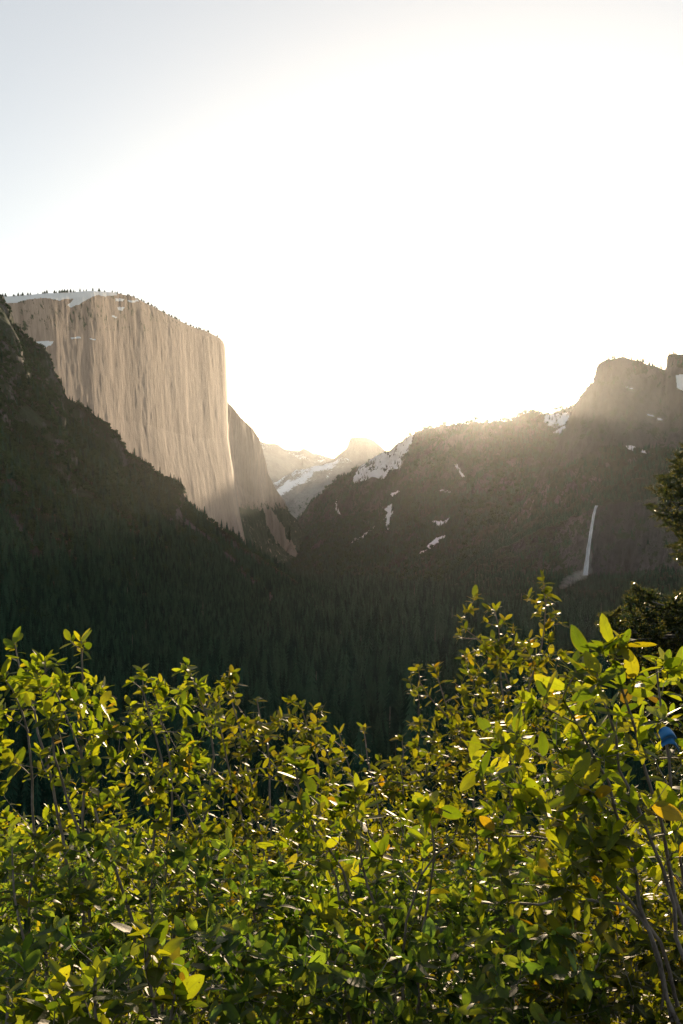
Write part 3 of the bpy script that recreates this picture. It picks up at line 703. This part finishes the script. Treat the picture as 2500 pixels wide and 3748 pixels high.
        AV.append(T[0] @ M3.T + (p - base)); AF.append(T[1] + nb); AE.append(T[2]); AR.append(np.full(len(T[0]), rd)); nb += len(T[0])
    if AV:
        o = mesh_obj('foliage', np.concatenate(AV), np.concatenate(AF), mat, root, True, {'leaf_random': np.concatenate(AR), 'leaf_edge': np.concatenate(AE)}); tag(o, kind='stuff')
    return len(leaves)

TOPX = [-200, 0, 50, 90, 130, 180, 230, 290, 330, 395, 420, 450, 480, 520, 600, 630, 660, 700, 740, 780, 850, 885, 920, 960, 1010, 1080, 1180, 1200, 1240, 1300, 1350, 1380, 1430, 1490, 1510, 1580, 1620, 1660, 1690, 1740, 1800, 1850, 1900, 1950, 2000, 2050, 2085, 2110, 2200, 2290, 2330, 2400, 2450, 2520, 2700]
TOPY = [2500, 2500, 2560, 2440, 2420, 2440, 2520, 2460, 2480, 2500, 2600, 2640, 2500, 2470, 2500, 2570, 2520, 2470, 2540, 2500, 2480, 2580, 2570, 2560, 2580, 2590, 2600, 2700, 2680, 2690, 2700, 2760, 2720, 2700, 2520, 2480, 2540, 2480, 2330, 2280, 2290, 2320, 2330, 2280, 2300, 2320, 2380, 2430, 2390, 2380, 2460, 2450, 2440, 2470, 2500]
def region(n, x0, x1, ytop, ybot, d0, d1, seed, ypow=1.0, top=True, dtop=None):
    n = int(n * (.82 if top else 1.1)); r = np.random.default_rng(seed); X = r.uniform(x0, x1, n); lo = np.interp(X, TOPX, TOPY) if top else np.full(n, float(ytop))
    lo = np.maximum(lo, ytop) + r.exponential(18, n)
    Y = lo + (ybot - lo) * r.random(n) ** ypow; D = r.uniform(d0, d1, n)
    return P(X, Y, D)
def tipsat(L): return np.array([P(*a) for a in L])
def gbase(X, D, off=0): 
    p = P(X, 3000, D); return np.array([p[0], p[1], gz(p[0], p[1]) - .05])
S = [] ; nl = 0
nl += shrub('oak_shrub', 'tall yellow green oak shrub at left edge with a bare twig rising highest', gbase(330, 3.0),
    [[(52, 2350, 3.1), (72, 2463, 3.1), (112, 2559, 3.05), (143, 2678, 3.0), (165, 2780, 3.0), (200, 2900, 3.0), (255, 3285, 3.0), (343, 3372, 3.0)],
     [(199, 2519, 3.0), (247, 2590, 3.0), (283, 2726, 2.95), (303, 2822, 2.95), (343, 2981, 2.95), (383, 3070, 2.9), (414, 3173, 2.9), (462, 3277, 2.9), (498, 3380, 2.9)],
     [(297, 2345, 2.9), (303, 2439, 2.9), (305, 2560, 2.9), (290, 2700, 2.95), (303, 2822, 2.97)],
     [(165, 2410, 2.8), (185, 2480, 2.8), (165, 2640, 2.85), (195, 2770, 2.9), (260, 2950, 2.9), (330, 3200, 2.95)],
     [(5, 2470, 3.0), (60, 2500, 3.05), (95, 2540, 3.05)]],
    np.concatenate([region(150, -150, 430, 2440, 3500, 2.5, 3.4, 1), tipsat([(150, 2390, 2.8), (128, 2440, 2.8), (210, 2420, 2.85), (255, 2340, 2.9), (310, 2360, 2.9), (285, 2330, 2.9), (240, 2510, 2.9), (300, 2450, 2.9), (350, 2500, 2.9), (380, 2520, 2.95), (15, 2480, 3.0), (230, 2480, 2.9)])]),
    3, .047, M_leafA, 11)
nl += shrub('oak_shrub', 'yellow oak shrub left of centre with three leafy crests', gbase(560, 3.3),
    [[(560, 2520, 3.3), (574, 2583, 3.3), (598, 2662, 3.3), (622, 2774, 3.3), (640, 2900, 3.3), (600, 3200, 3.3)],
     [(520, 2450, 3.2), (510, 2520, 3.2), (520, 2600, 3.2), (590, 2700, 3.2), (610, 2860, 3.2), (560, 3100, 3.2), (558, 3428, 3.2)],
     [(693, 2455, 3.35), (717, 2527, 3.35), (773, 2630, 3.35), (800, 2760, 3.35), (760, 2980, 3.35), (640, 3300, 3.3)],
     [(414, 2654, 3.2), (494, 2718, 3.2), (590, 2830, 3.2), (669, 2885, 3.25), (693, 2981, 3.25), (740, 3120, 3.3)]],
    np.concatenate([region(150, 400, 800, 2440, 3500, 2.9, 3.8, 2), tipsat([(510, 2440, 3.2), (480, 2490, 3.2), (540, 2480, 3.2), (590, 2500, 3.3), (610, 2540, 3.3), (690, 2430, 3.35), (670, 2450, 3.35), (720, 2500, 3.3), (650, 2520, 3.35), (760, 2530, 3.35), (700, 2570, 3.35)])]),
    3, .043, M_leafA, 12)
nl += shrub('oak_shrub', 'dense darker oak shrub in the middle with pale upright stems', gbase(960, 3.6),
    [[(840, 2490, 3.6), (869, 2646, 3.6), (900, 2790, 3.6), (948, 2981, 3.55), (976, 3173, 3.5), (965, 3380, 3.5), (968, 3540, 3.5)],
     [(790, 2570, 3.6), (827, 2750, 3.6), (860, 2940, 3.6), (900, 3053, 3.55), (932, 3230, 3.5), (940, 3500, 3.5)],
     [(940, 2560, 3.7), (980, 2700, 3.7), (1000, 2900, 3.65), (980, 3200, 3.6)],
     [(1100, 2580, 3.8), (1120, 2680, 3.8), (1180, 2760, 3.8), (1190, 2820, 3.8), (1130, 3000, 3.75), (1040, 3250, 3.7)],
     [(690, 3080, 3.3), (740, 3180, 3.3), (800, 3260, 3.35), (890, 3380, 3.4)]],
    np.concatenate([region(230, 740, 1230, 2460, 3500, 3.2, 4.2, 3), tipsat([(850, 2460, 3.6), (820, 2480, 3.6), (870, 2500, 3.6), (830, 2520, 3.6), (950, 2545, 3.7), (1150, 2590, 3.8), (1180, 2600, 3.8), (1060, 2560, 3.8)])]),
    3, .040, M_leafC, 13)
nl += shrub('oak_shrub', 'low dark oak shrub filling the dip right of centre', gbase(1430, 4.4),
    [[(1330, 2660, 4.5), (1350, 2800, 4.5), (1400, 3000, 4.4)], [(1240, 2680, 4.4), (1300, 2900, 4.4), (1380, 3100, 4.4)], [(1470, 2700, 4.5), (1480, 2900, 4.5), (1450, 3100, 4.4)],
     [(1560, 2850, 4.2), (1480, 2870, 4.2), (1390, 2880, 4.2), (1330, 2860, 4.2), (1290, 2830, 4.2)]],
    region(260, 1180, 1720, 2660, 3500, 3.9, 5.0, 4), 3, .042, M_leafC, 14)
nl += shrub('oak_tree', 'tall dark leafed oak right of centre with sprigs against the far cliff', gbase(1850, 4.7),
    [[(1990, 2140, 4.6), (2003, 2200, 4.6), (2010, 2265, 4.6), (1990, 2340, 4.6), (1960, 2430, 4.6), (1930, 2520, 4.65), (1900, 2650, 4.7), (1870, 2850, 4.7)],
     [(1810, 2230, 4.6), (1825, 2290, 4.6), (1830, 2400, 4.65), (1840, 2550, 4.7), (1850, 2800, 4.7)],
     [(1700, 2300, 4.6), (1760, 2330, 4.6), (1810, 2340, 4.6), (1850, 2420, 4.65), (1870, 2560, 4.7)],
     [(1530, 2440, 4.5), (1520, 2520, 4.5), (1560, 2570, 4.5), (1620, 2580, 4.6), (1700, 2680, 4.6), (1780, 2850, 4.7)],
     [(1590, 2440, 4.5), (1600, 2520, 4.5), (1640, 2600, 4.5), (1720, 2720, 4.6)]],
    np.concatenate([region(240, 1500, 2140, 2330, 3250, 4.2, 5.2, 5), region(70, 1680, 2120, 2290, 2700, 4.2, 5.0, 55),
        tipsat([(1985, 2120, 4.6), (1995, 2150, 4.6), (1930, 2180, 4.6), (1960, 2200, 4.6), (2012, 2180, 4.6), (2060, 2280, 4.6), (1970, 2240, 4.6), (2040, 2250, 4.6), (2020, 2240, 4.6), (1740, 2180, 4.6), (1720, 2230, 4.6), (1690, 2260, 4.6), (1810, 2220, 4.6), (1790, 2230, 4.6), (1680, 2320, 4.6), (1850, 2270, 4.6), (1770, 2270, 4.6), (1880, 2300, 4.6),
                (1520, 2440, 4.5), (1500, 2480, 4.5), (1590, 2430, 4.5), (1510, 2530, 4.5), (1600, 2470, 4.5)])]),
    3, .046, M_leafC, 15)
nl += shrub('oak_shrub', 'near oak shrub at right with the biggest yellow leaves', gbase(3000, 2.5),
    [[(2175, 2430, 2.1), (2230, 2642, 2.1), (2246, 2777, 2.1), (2278, 2881, 2.1), (2334, 3019, 2.1), (2389, 3075, 2.1), (2445, 3171, 2.1), (2477, 3354, 2.1), (2500, 3500, 2.1)],
     [(2060, 2560, 2.0), (2120, 2640, 2.0), (2180, 2760, 2.05), (2250, 2900, 2.1)],
     [(2240, 2350, 2.0), (2250, 2450, 2.05), (2280, 2560, 2.1), (2340, 2700, 2.1), (2400, 2950, 2.15), (2450, 3150, 2.15)],
     [(2400, 2420, 2.2), (2410, 2560, 2.2), (2450, 2800, 2.2), (2480, 3100, 2.2)],
     [(1760, 3306, 2.3), (1927, 3334, 2.3), (2047, 3298, 2.25), (2158, 3258, 2.2), (2260, 3270, 2.2), (2400, 3340, 2.2)],
     [(1840, 3060, 2.2), (1960, 3030, 2.2), (2080, 3060, 2.15), (2220, 3180, 2.15), (2360, 3330, 2.15)]],
    np.concatenate([region(80, 2020, 2620, 2380, 3200, 1.8, 2.7, 6), region(60, 1780, 2300, 2620, 3300, 1.9, 2.6, 66, top=False),
        tipsat([(2240, 2330, 2.0), (2290, 2350, 2.0), (2200, 2370, 2.0), (2150, 2390, 2.0), (2260, 2400, 2.0), (2110, 2440, 2.0), (1950, 2560, 2.0), (1900, 2570, 2.0), (2000, 2540, 1.95), (2330, 2470, 2.0), (2440, 2420, 2.1), (2480, 2450, 2.1), (1850, 2640, 1.95), (1800, 2680, 1.95), (1780, 2740, 1.95), (1850, 2720, 1.9), (1740, 2800, 2.0), (1800, 2830, 2.0), (1890, 2690, 1.95)])]),
    3, .050, M_leafA, 16, tipleaves=(5, 8), spacing=.028)
nl += shrub('oak_shrub', 'near oak sprigs with large pale leaves just right of the middle stems', gbase(1400, 2.6),
    [[(1300, 2880, 2.5), (1298, 2980, 2.5), (1313, 3100, 2.5), (1330, 3250, 2.5), (1353, 3314, 2.5), (1449, 3450, 2.55)],
     [(1110, 2960, 2.5), (1160, 3060, 2.5), (1230, 3160, 2.5), (1310, 3260, 2.5)], [(1080, 2790, 2.6), (1090, 2900, 2.6), (1130, 3020, 2.6), (1240, 3180, 2.6)],
     [(1570, 2960, 2.5), (1610, 3060, 2.5), (1600, 3200, 2.5), (1540, 3400, 2.5)], [(1660, 3080, 2.5), (1560, 3150, 2.5), (1480, 3300, 2.5)]],
    np.concatenate([region(70, 1000, 1560, 2950, 3600, 2.3, 3.1, 7, top=False), tipsat([(1080, 2760, 2.6), (1110, 2800, 2.6), (1090, 2880, 2.6), (1150, 2900, 2.6), (1200, 2960, 2.5), (1310, 2900, 2.5), (1330, 2960, 2.5), (1280, 2940, 2.5), (1580, 2950, 2.4), (1540, 2960, 2.4), (1610, 2960, 2.4), (1250, 2960, 2.5)])]),
    3, .050, M_leafA, 17, spacing=.022)
nl += shrub('oak_shrub', 'low green oak shrub spreading along the lower middle', gbase(1500, 3.0),
    [[(1560, 3240, 3.0), (1600, 3400, 2.9), (1560, 3560, 2.8)], [(1900, 3330, 3.1), (1880, 3450, 3.0), (1800, 3600, 2.9)], [(1100, 3320, 3.0), (1200, 3450, 2.9), (1300, 3600, 2.8)], [(2000, 3380, 3.0), (1960, 3500, 3.0), (1860, 3650, 2.9)],
     [(1300, 3260, 3.1), (1400, 3480, 3.0)]],
    np.concatenate([region(260, 950, 2100, 3150, 3420, 2.7, 3.6, 8, top=False), region(330, 900, 2200, 3380, 3960, 2.0, 3.1, 88, top=False)]), 3, .046, M_leafB, 18)
nl += shrub('oak_shrub', 'close oak sprigs with very large leaves in the bottom left corner', gbase(380, 1.6),
    [[(545, 3420, 1.5), (560, 3520, 1.5), (570, 3640, 1.5), (560, 3800, 1.5)], [(350, 3560, 1.4), (360, 3700, 1.4), (380, 3900, 1.4)], [(640, 3640, 1.5), (640, 3740, 1.5), (600, 3900, 1.5)], [(180, 3640, 1.4), (230, 3740, 1.4), (300, 3900, 1.4)],
     [(30, 3640, 1.35), (10, 3780, 1.35), (60, 3900, 1.35)]],
    tipsat([(530, 3420, 1.5), (560, 3460, 1.5), (600, 3500, 1.5), (500, 3500, 1.5), (640, 3520, 1.55), (560, 3560, 1.5), (240, 3600, 1.4), (350, 3580, 1.4), (300, 3640, 1.4), (410, 3620, 1.4), (460, 3660, 1.4), (200, 3700, 1.35), (250, 3740, 1.35), (120, 3660, 1.4), (60, 3680, 1.35), (650, 3650, 1.5), (690, 3660, 1.5), (420, 3720, 1.4), (520, 3700, 1.45), (600, 3740, 1.5), (340, 3760, 1.4), (150, 3780, 1.35)]),
    3, .046, M_leafA, 19, tipleaves=(4, 7), spacing=.03, alongtwig=.4)
nl += shrub('oak_shrub', 'deep green oak shrub behind the bottom left corner sprigs', gbase(400, 2.6),
    [[(560, 3200, 2.7), (550, 3293, 2.7), (556, 3400, 2.7), (558, 3500, 2.7)], [(130, 3120, 2.6), (90, 3400, 2.6), (150, 3650, 2.6)], [(45, 3100, 2.5), (50, 3280, 2.5), (90, 3480, 2.5), (130, 3640, 2.5)], [(330, 3450, 2.5), (400, 3600, 2.5), (480, 3800, 2.5)], [(760, 3480, 2.6), (830, 3620, 2.6), (800, 3800, 2.6)],
     [(850, 3620, 2.4), (720, 3590, 2.4), (660, 3620, 2.4)]],
    np.concatenate([region(170, -120, 950, 3050, 3500, 2.5, 3.4, 10, top=False), region(150, -100, 950, 3380, 3900, 2.0, 2.8, 110, top=False)]), 3, .043, M_leafB, 20)
nl += shrub('oak_shrub', 'shaded oak shrub in the bottom right corner with a bare grey branch', gbase(2250, 2.6),
    [[(1950, 3700, 2.5), (2100, 3660, 2.5), (2230, 3640, 2.5), (2366, 3530, 2.5), (2500, 3538, 2.5)], [(2350, 3300, 2.6), (2330, 3450, 2.6), (2300, 3700, 2.6)], [(2100, 3320, 2.7), (2130, 3500, 2.7), (2200, 3700, 2.6)], [(2440, 3200, 2.7), (2460, 3400, 2.7), (2420, 3650, 2.6)]],
    np.concatenate([region(150, 1950, 2650, 3100, 3600, 2.4, 3.3, 111, top=False), region(170, 1900, 2650, 3400, 3900, 2.1, 2.9, 112, top=False)]), 3, .042, M_leafC, 21)
# second rank, mostly hidden, closes the gaps between the front shrubs
for k, (x0, x1, yt, sd_, lb) in enumerate([(-200, 620, 2980, 31, 'shadowed oak shrub glimpsed behind the left edge shrub'), (560, 1250, 2980, 32, 'shadowed oak shrub glimpsed behind the middle stems'), (1150, 1900, 2860, 33, 'shadowed oak shrub glimpsed under the tall dark leafed oak'), (1800, 2700, 2900, 34, 'shadowed oak shrub glimpsed behind the near right shrub')]):
    xm = (x0 + x1) / 2
    nl += shrub('oak_shrub', lb, gbase(xm, 5.3), [[(xm - 200, yt + 60, 5.4), (xm - 80, yt + 400, 5.3)], [(xm + 180, yt + 40, 5.4), (xm + 70, yt + 400, 5.3)], [(xm, yt + 30, 5.4), (xm, yt + 400, 5.3)]],
        region(430, x0, x1, yt, 3900, 4.4, 6.0, sd_, ypow=.9, top=False), 3, .050, M_leafC if k != 0 else M_leafA, sd_ + 100)
for k, (x0, x1, sd_, lb) in enumerate([(-200, 900, 51, 'oak shrub low on the hillside behind the left shrubs'), (800, 1800, 52, 'oak shrub low on the hillside behind the middle shrubs'), (1700, 2700, 53, 'oak shrub low on the hillside behind the right shrubs')]):
    xm = (x0 + x1) / 2
    nl += shrub('oak_shrub', lb, gbase(xm, 8), [[(xm - 200, 3080, 8), (xm - 80, 3300, 8)], [(xm + 180, 3060, 8), (xm + 70, 3300, 8)]],
        region(420, x0, x1, 3020, 3760, 6.5, 9.0, sd_, top=False), 3, .066, M_leafC, sd_ + 100)
print('leaves', nl)

# ------------------------------------------------------------------ firs on the right
t = NT('fir_needle'); oi = t.n.new('ShaderNodeObjectInfo'); at = t.attr('leaf_random')
c = t.ramp(at.outputs['Fac'], [(0, (.008, .022, .006)), (.7, (.020, .038, .010)), (1, (.06, .07, .02))])
t.link(c, t.b.inputs['Base Color']); t.b.inputs['Roughness'].default_value = .32; t.b.inputs['Specular IOR Level'].default_value = .6
tr = t.n.new('ShaderNodeBsdfTranslucent'); t.link(t.ramp(at.outputs['Fac'], [(.55, (.07, .12, .015)), (1, (.60, .50, .08))]), tr.inputs[0]); mx = t.n.new('ShaderNodeMixShader'); mx.inputs[0].default_value = .25
t.link(t.b.outputs[0], mx.inputs[1]); t.link(tr.outputs[0], mx.inputs[2]); t.link(mx.outputs[0], t.out.inputs[0]); M_needle = t.m
def fir(label, X, D, top_y, tips, seed):
    r = np.random.default_rng(seed); pr = random.Random(seed)
    b = P(X, 3000, D); base = np.array([b[0], b[1], gz(b[0], b[1]) - .3]); topp = P(X, top_y, D)
    root = empty('fir_tree', base.tolist()); tag(root, label, 'tree')
    pts, ln = smooth_path([base, base * .5 + topp * .5 + [.05, 0, 0], topp], 24); V, F = [], []; tube_into(V, F, pts, np.linspace(.13, .012, 24), 9); mesh_obj('trunk', np.array(V) - base, F, M_bark, root, True)
    N = list(pts[4:]); DIR = [np.array([0, 0, 1.])] * len(N)
    H = topp[2] - base[2]; extra = []
    for _ in range(520):      # the rest of the cone shaped crown, most of it beyond the frame
        h = r.random() ** .8 * .86 + .12; rad = (.12 + .24 * H * (1.02 - h)) * r.uniform(.35, 1) ** .5; a_ = r.uniform(0, 6.283)
        c_ = base + (topp - base) * h + np.array([math.cos(a_) * rad, math.sin(a_) * rad, -.12 * rad]); X_, Y_ = px(c_)
        if X_ > 2515 or Y_ > 2660: extra.append(c_)
    tips = np.array(list(tips) + extra); NV, NF, NR = [], [], []
    # main branches to a tenth of the tips, each a part
    idx = np.argsort(np.linalg.norm(tips[:, :2] - base[:2], axis=1))[::-1]; main = idx[:len(idx) // 2][::max(1, len(idx) // 60)]
    def conn(t_, NA, ismain):
        d = np.linalg.norm(NA - t_, axis=1); a_i = int(np.argmin(d + np.maximum(0, t_[2] - NA[:, 2]) * .3 + np.maximum(0, NA[:, 2] - t_[2]) * (.1 if ismain else .6)))
        a = NA[a_i]; dist = d[a_i]; c1 = a + (t_ - a) * .4 + np.array([0, 0, -.06 * dist]); c2 = a + (t_ - a) * .8 + np.array([0, 0, -.04 * dist])
        u = np.linspace(0, 1, 8)[:, None]; return (1 - u) ** 3 * a + 3 * (1 - u) ** 2 * u * c1 + 3 * (1 - u) * u * u * c2 + u ** 3 * t_, dist
    TN = np.array(N)
    for i in main:
        pth, dist = conn(tips[i], TN, True); V, F = [], []; tube_into(V, F, pth, np.linspace(.007 + .009 * dist, .003, 8), 5); mesh_obj('branch', np.array(V) - base, F, M_bark, root, True); N += list(pth[2:])
    def needles(p0, p1, n):
        d = p1 - p0; L = np.linalg.norm(d); d = d / L; o = unit(np.cross(d, [.1, .3, .9])); q_ = np.cross(d, o)
        for k in range(n):
            s = pr.random() ** .8; a = pr.uniform(0, 6.28); side = o * math.cos(a) + q_ * math.sin(a); side[2] += .25
            nd = unit(side + d * pr.uniform(.5, 1.3)); ln_ = pr.uniform(.022, .034); wv = unit(np.cross(nd, r.normal(0, 1, 3))) * .0040; p = p0 + (p1 - p0) * s
            bb = len(NV); NV.extend([p - wv, p + wv, p + nd * ln_ * .7 + wv * .8, p + nd * ln_, p + nd * ln_ * .7 - wv * .8]); NF.append((bb, bb + 1, bb + 2, bb + 4)); NF.append((bb + 4, bb + 2, bb + 3, bb + 3)[:3]); v_ = pr.random(); NR.extend([v_] * 5)
    order = np.argsort([np.min(np.linalg.norm(np.array(N) - t_, axis=1)) for t_ in tips]); V, F = [], []
    NA = np.array(N)
    for k, i in enumerate(order):
        pth, dist = conn(tips[i], NA, False)
        if dist < .01: continue
        tube_into(V, F, pth, np.linspace(.003 + .004 * dist, .0015, 8), 4)
        if k % 4 == 0: NA = np.concatenate([NA, pth[3:]])
        seg = np.linalg.norm(pth[-1] - pth[-2]); take = max(2, int(7 * min(1, .22 / max(dist, .02))))
        for j in range(take): needles(pth[-2 - j] if j < 7 else pth[0], pth[-1 - j], max(8, int(620 * seg)))
        d_ = unit(pth[-1] - pth[-2]); needles(pth[-1], pth[-1] + d_ * .04, 16)
        for s_ in range(2):  # side shoots
            sd2 = unit(np.cross(d_, [0, 0, 1])) * (1 if s_ else -1); e0 = pth[-2]; e1 = e0 + unit(d_ + sd2 * .9 + r.normal(0, .2, 3)) * pr.uniform(.06, .12); tube_into(V, F, [e0, (e0 + e1) / 2, e1], [.0018, .0015, .001], 3); needles(e0, e1, 44)
    tag(mesh_obj('twigs', np.array(V) - base, F, M_bark, root, True), kind='stuff')
    o = mesh_obj('needles', np.array(NV) - base, NF, M_needle, root, False, {'leaf_random': np.array(NR)}); tag(o, kind='stuff')
def rpoly(n, poly, d0, d1, seed):
    r = np.random.default_rng(seed); poly = np.array(poly, float); out = []
    while len(out) < n:
        X, Y = r.uniform(poly[:, 0].min(), poly[:, 0].max()), r.uniform(poly[:, 1].min(), poly[:, 1].max())
        if inpoly(np.array([X]), np.array([Y]), poly)[0]: out.append(P(X, Y, r.uniform(d0, d1)))
    return out
fir('fir branches reaching in from the right edge above the others', 2760, 11.5, 1250,
    rpoly(480, [(2462, 1680), (2480, 1750), (2410, 1745), (2440, 1790), (2380, 1790), (2430, 1830), (2352, 1845), (2400, 1860), (2380, 1885), (2430, 1890), (2425, 1925), (2460, 1930), (2460, 1960), (2520, 1985), (2800, 1990), (2800, 1600), (2520, 1640)], 10.6, 12.2, 1)
    + rpoly(90, [(2428, 1990), (2480, 1990), (2520, 1980), (2800, 1990), (2800, 2100), (2500, 2075), (2470, 2065), (2480, 2020), (2440, 2010)], 10.8, 12, 2), 41)
fir('bushy young fir with rounded tufted crowns behind the large leafed shrub', 2570, 9.8, 2230,
    rpoly(760, [(2200, 2260), (2245, 2235), (2300, 2225), (2305, 2180), (2325, 2150), (2390, 2165), (2405, 2215), (2440, 2215), (2470, 2175), (2530, 2190), (2640, 2260), (2640, 2650), (2300, 2650), (2260, 2440), (2235, 2390), (2210, 2370), (2240, 2330), (2205, 2290)], 9.1, 10.4, 3), 42)

# ------------------------------------------------------------------ blue scrap between the leaves
t = NT('blue_fabric'); t.b.inputs['Base Color'].default_value = (.008, .17, .45, 1); t.b.inputs['Roughness'].default_value = .6; t.b.inputs['Sheen Weight'].default_value = .4
t.bump(t.noise(900, 2), .0006, .4); M_blue = t.m
c0 = P(2448, 2690, 1.86); V, F = [], []; nu_, nv_ = 14, 10
for i in range(nv_):
    for j in range(nu_):
        u, v = j / (nu_ - 1) - .5, i / (nv_ - 1) - .5
        V.append((u * .031 + .006 * v, -.010 * math.cos(u * 3) * math.cos(v * 2.4) + .004 * math.sin(v * 9 + u * 3), -v * .030 - .012 * u * u * 4 - .008 * u))
nV = len(V); V += [(x, y + .0012, z) for x, y, z in V]
for i in range(nv_ - 1):
    for j in range(nu_ - 1):
        a = i * nu_ + j; F += [(a, a + nu_, a + nu_ + 1, a + 1), (a + nV, a + nV + 1, a + nV + nu_ + 1, a + nV + nu_)]
o = mesh_obj('fabric_scrap', V, F, M_blue, None, True); o.location = c0.tolist(); tag(o, 'bright blue scrap of fabric caught among oak leaves at the right edge', 'fabric')
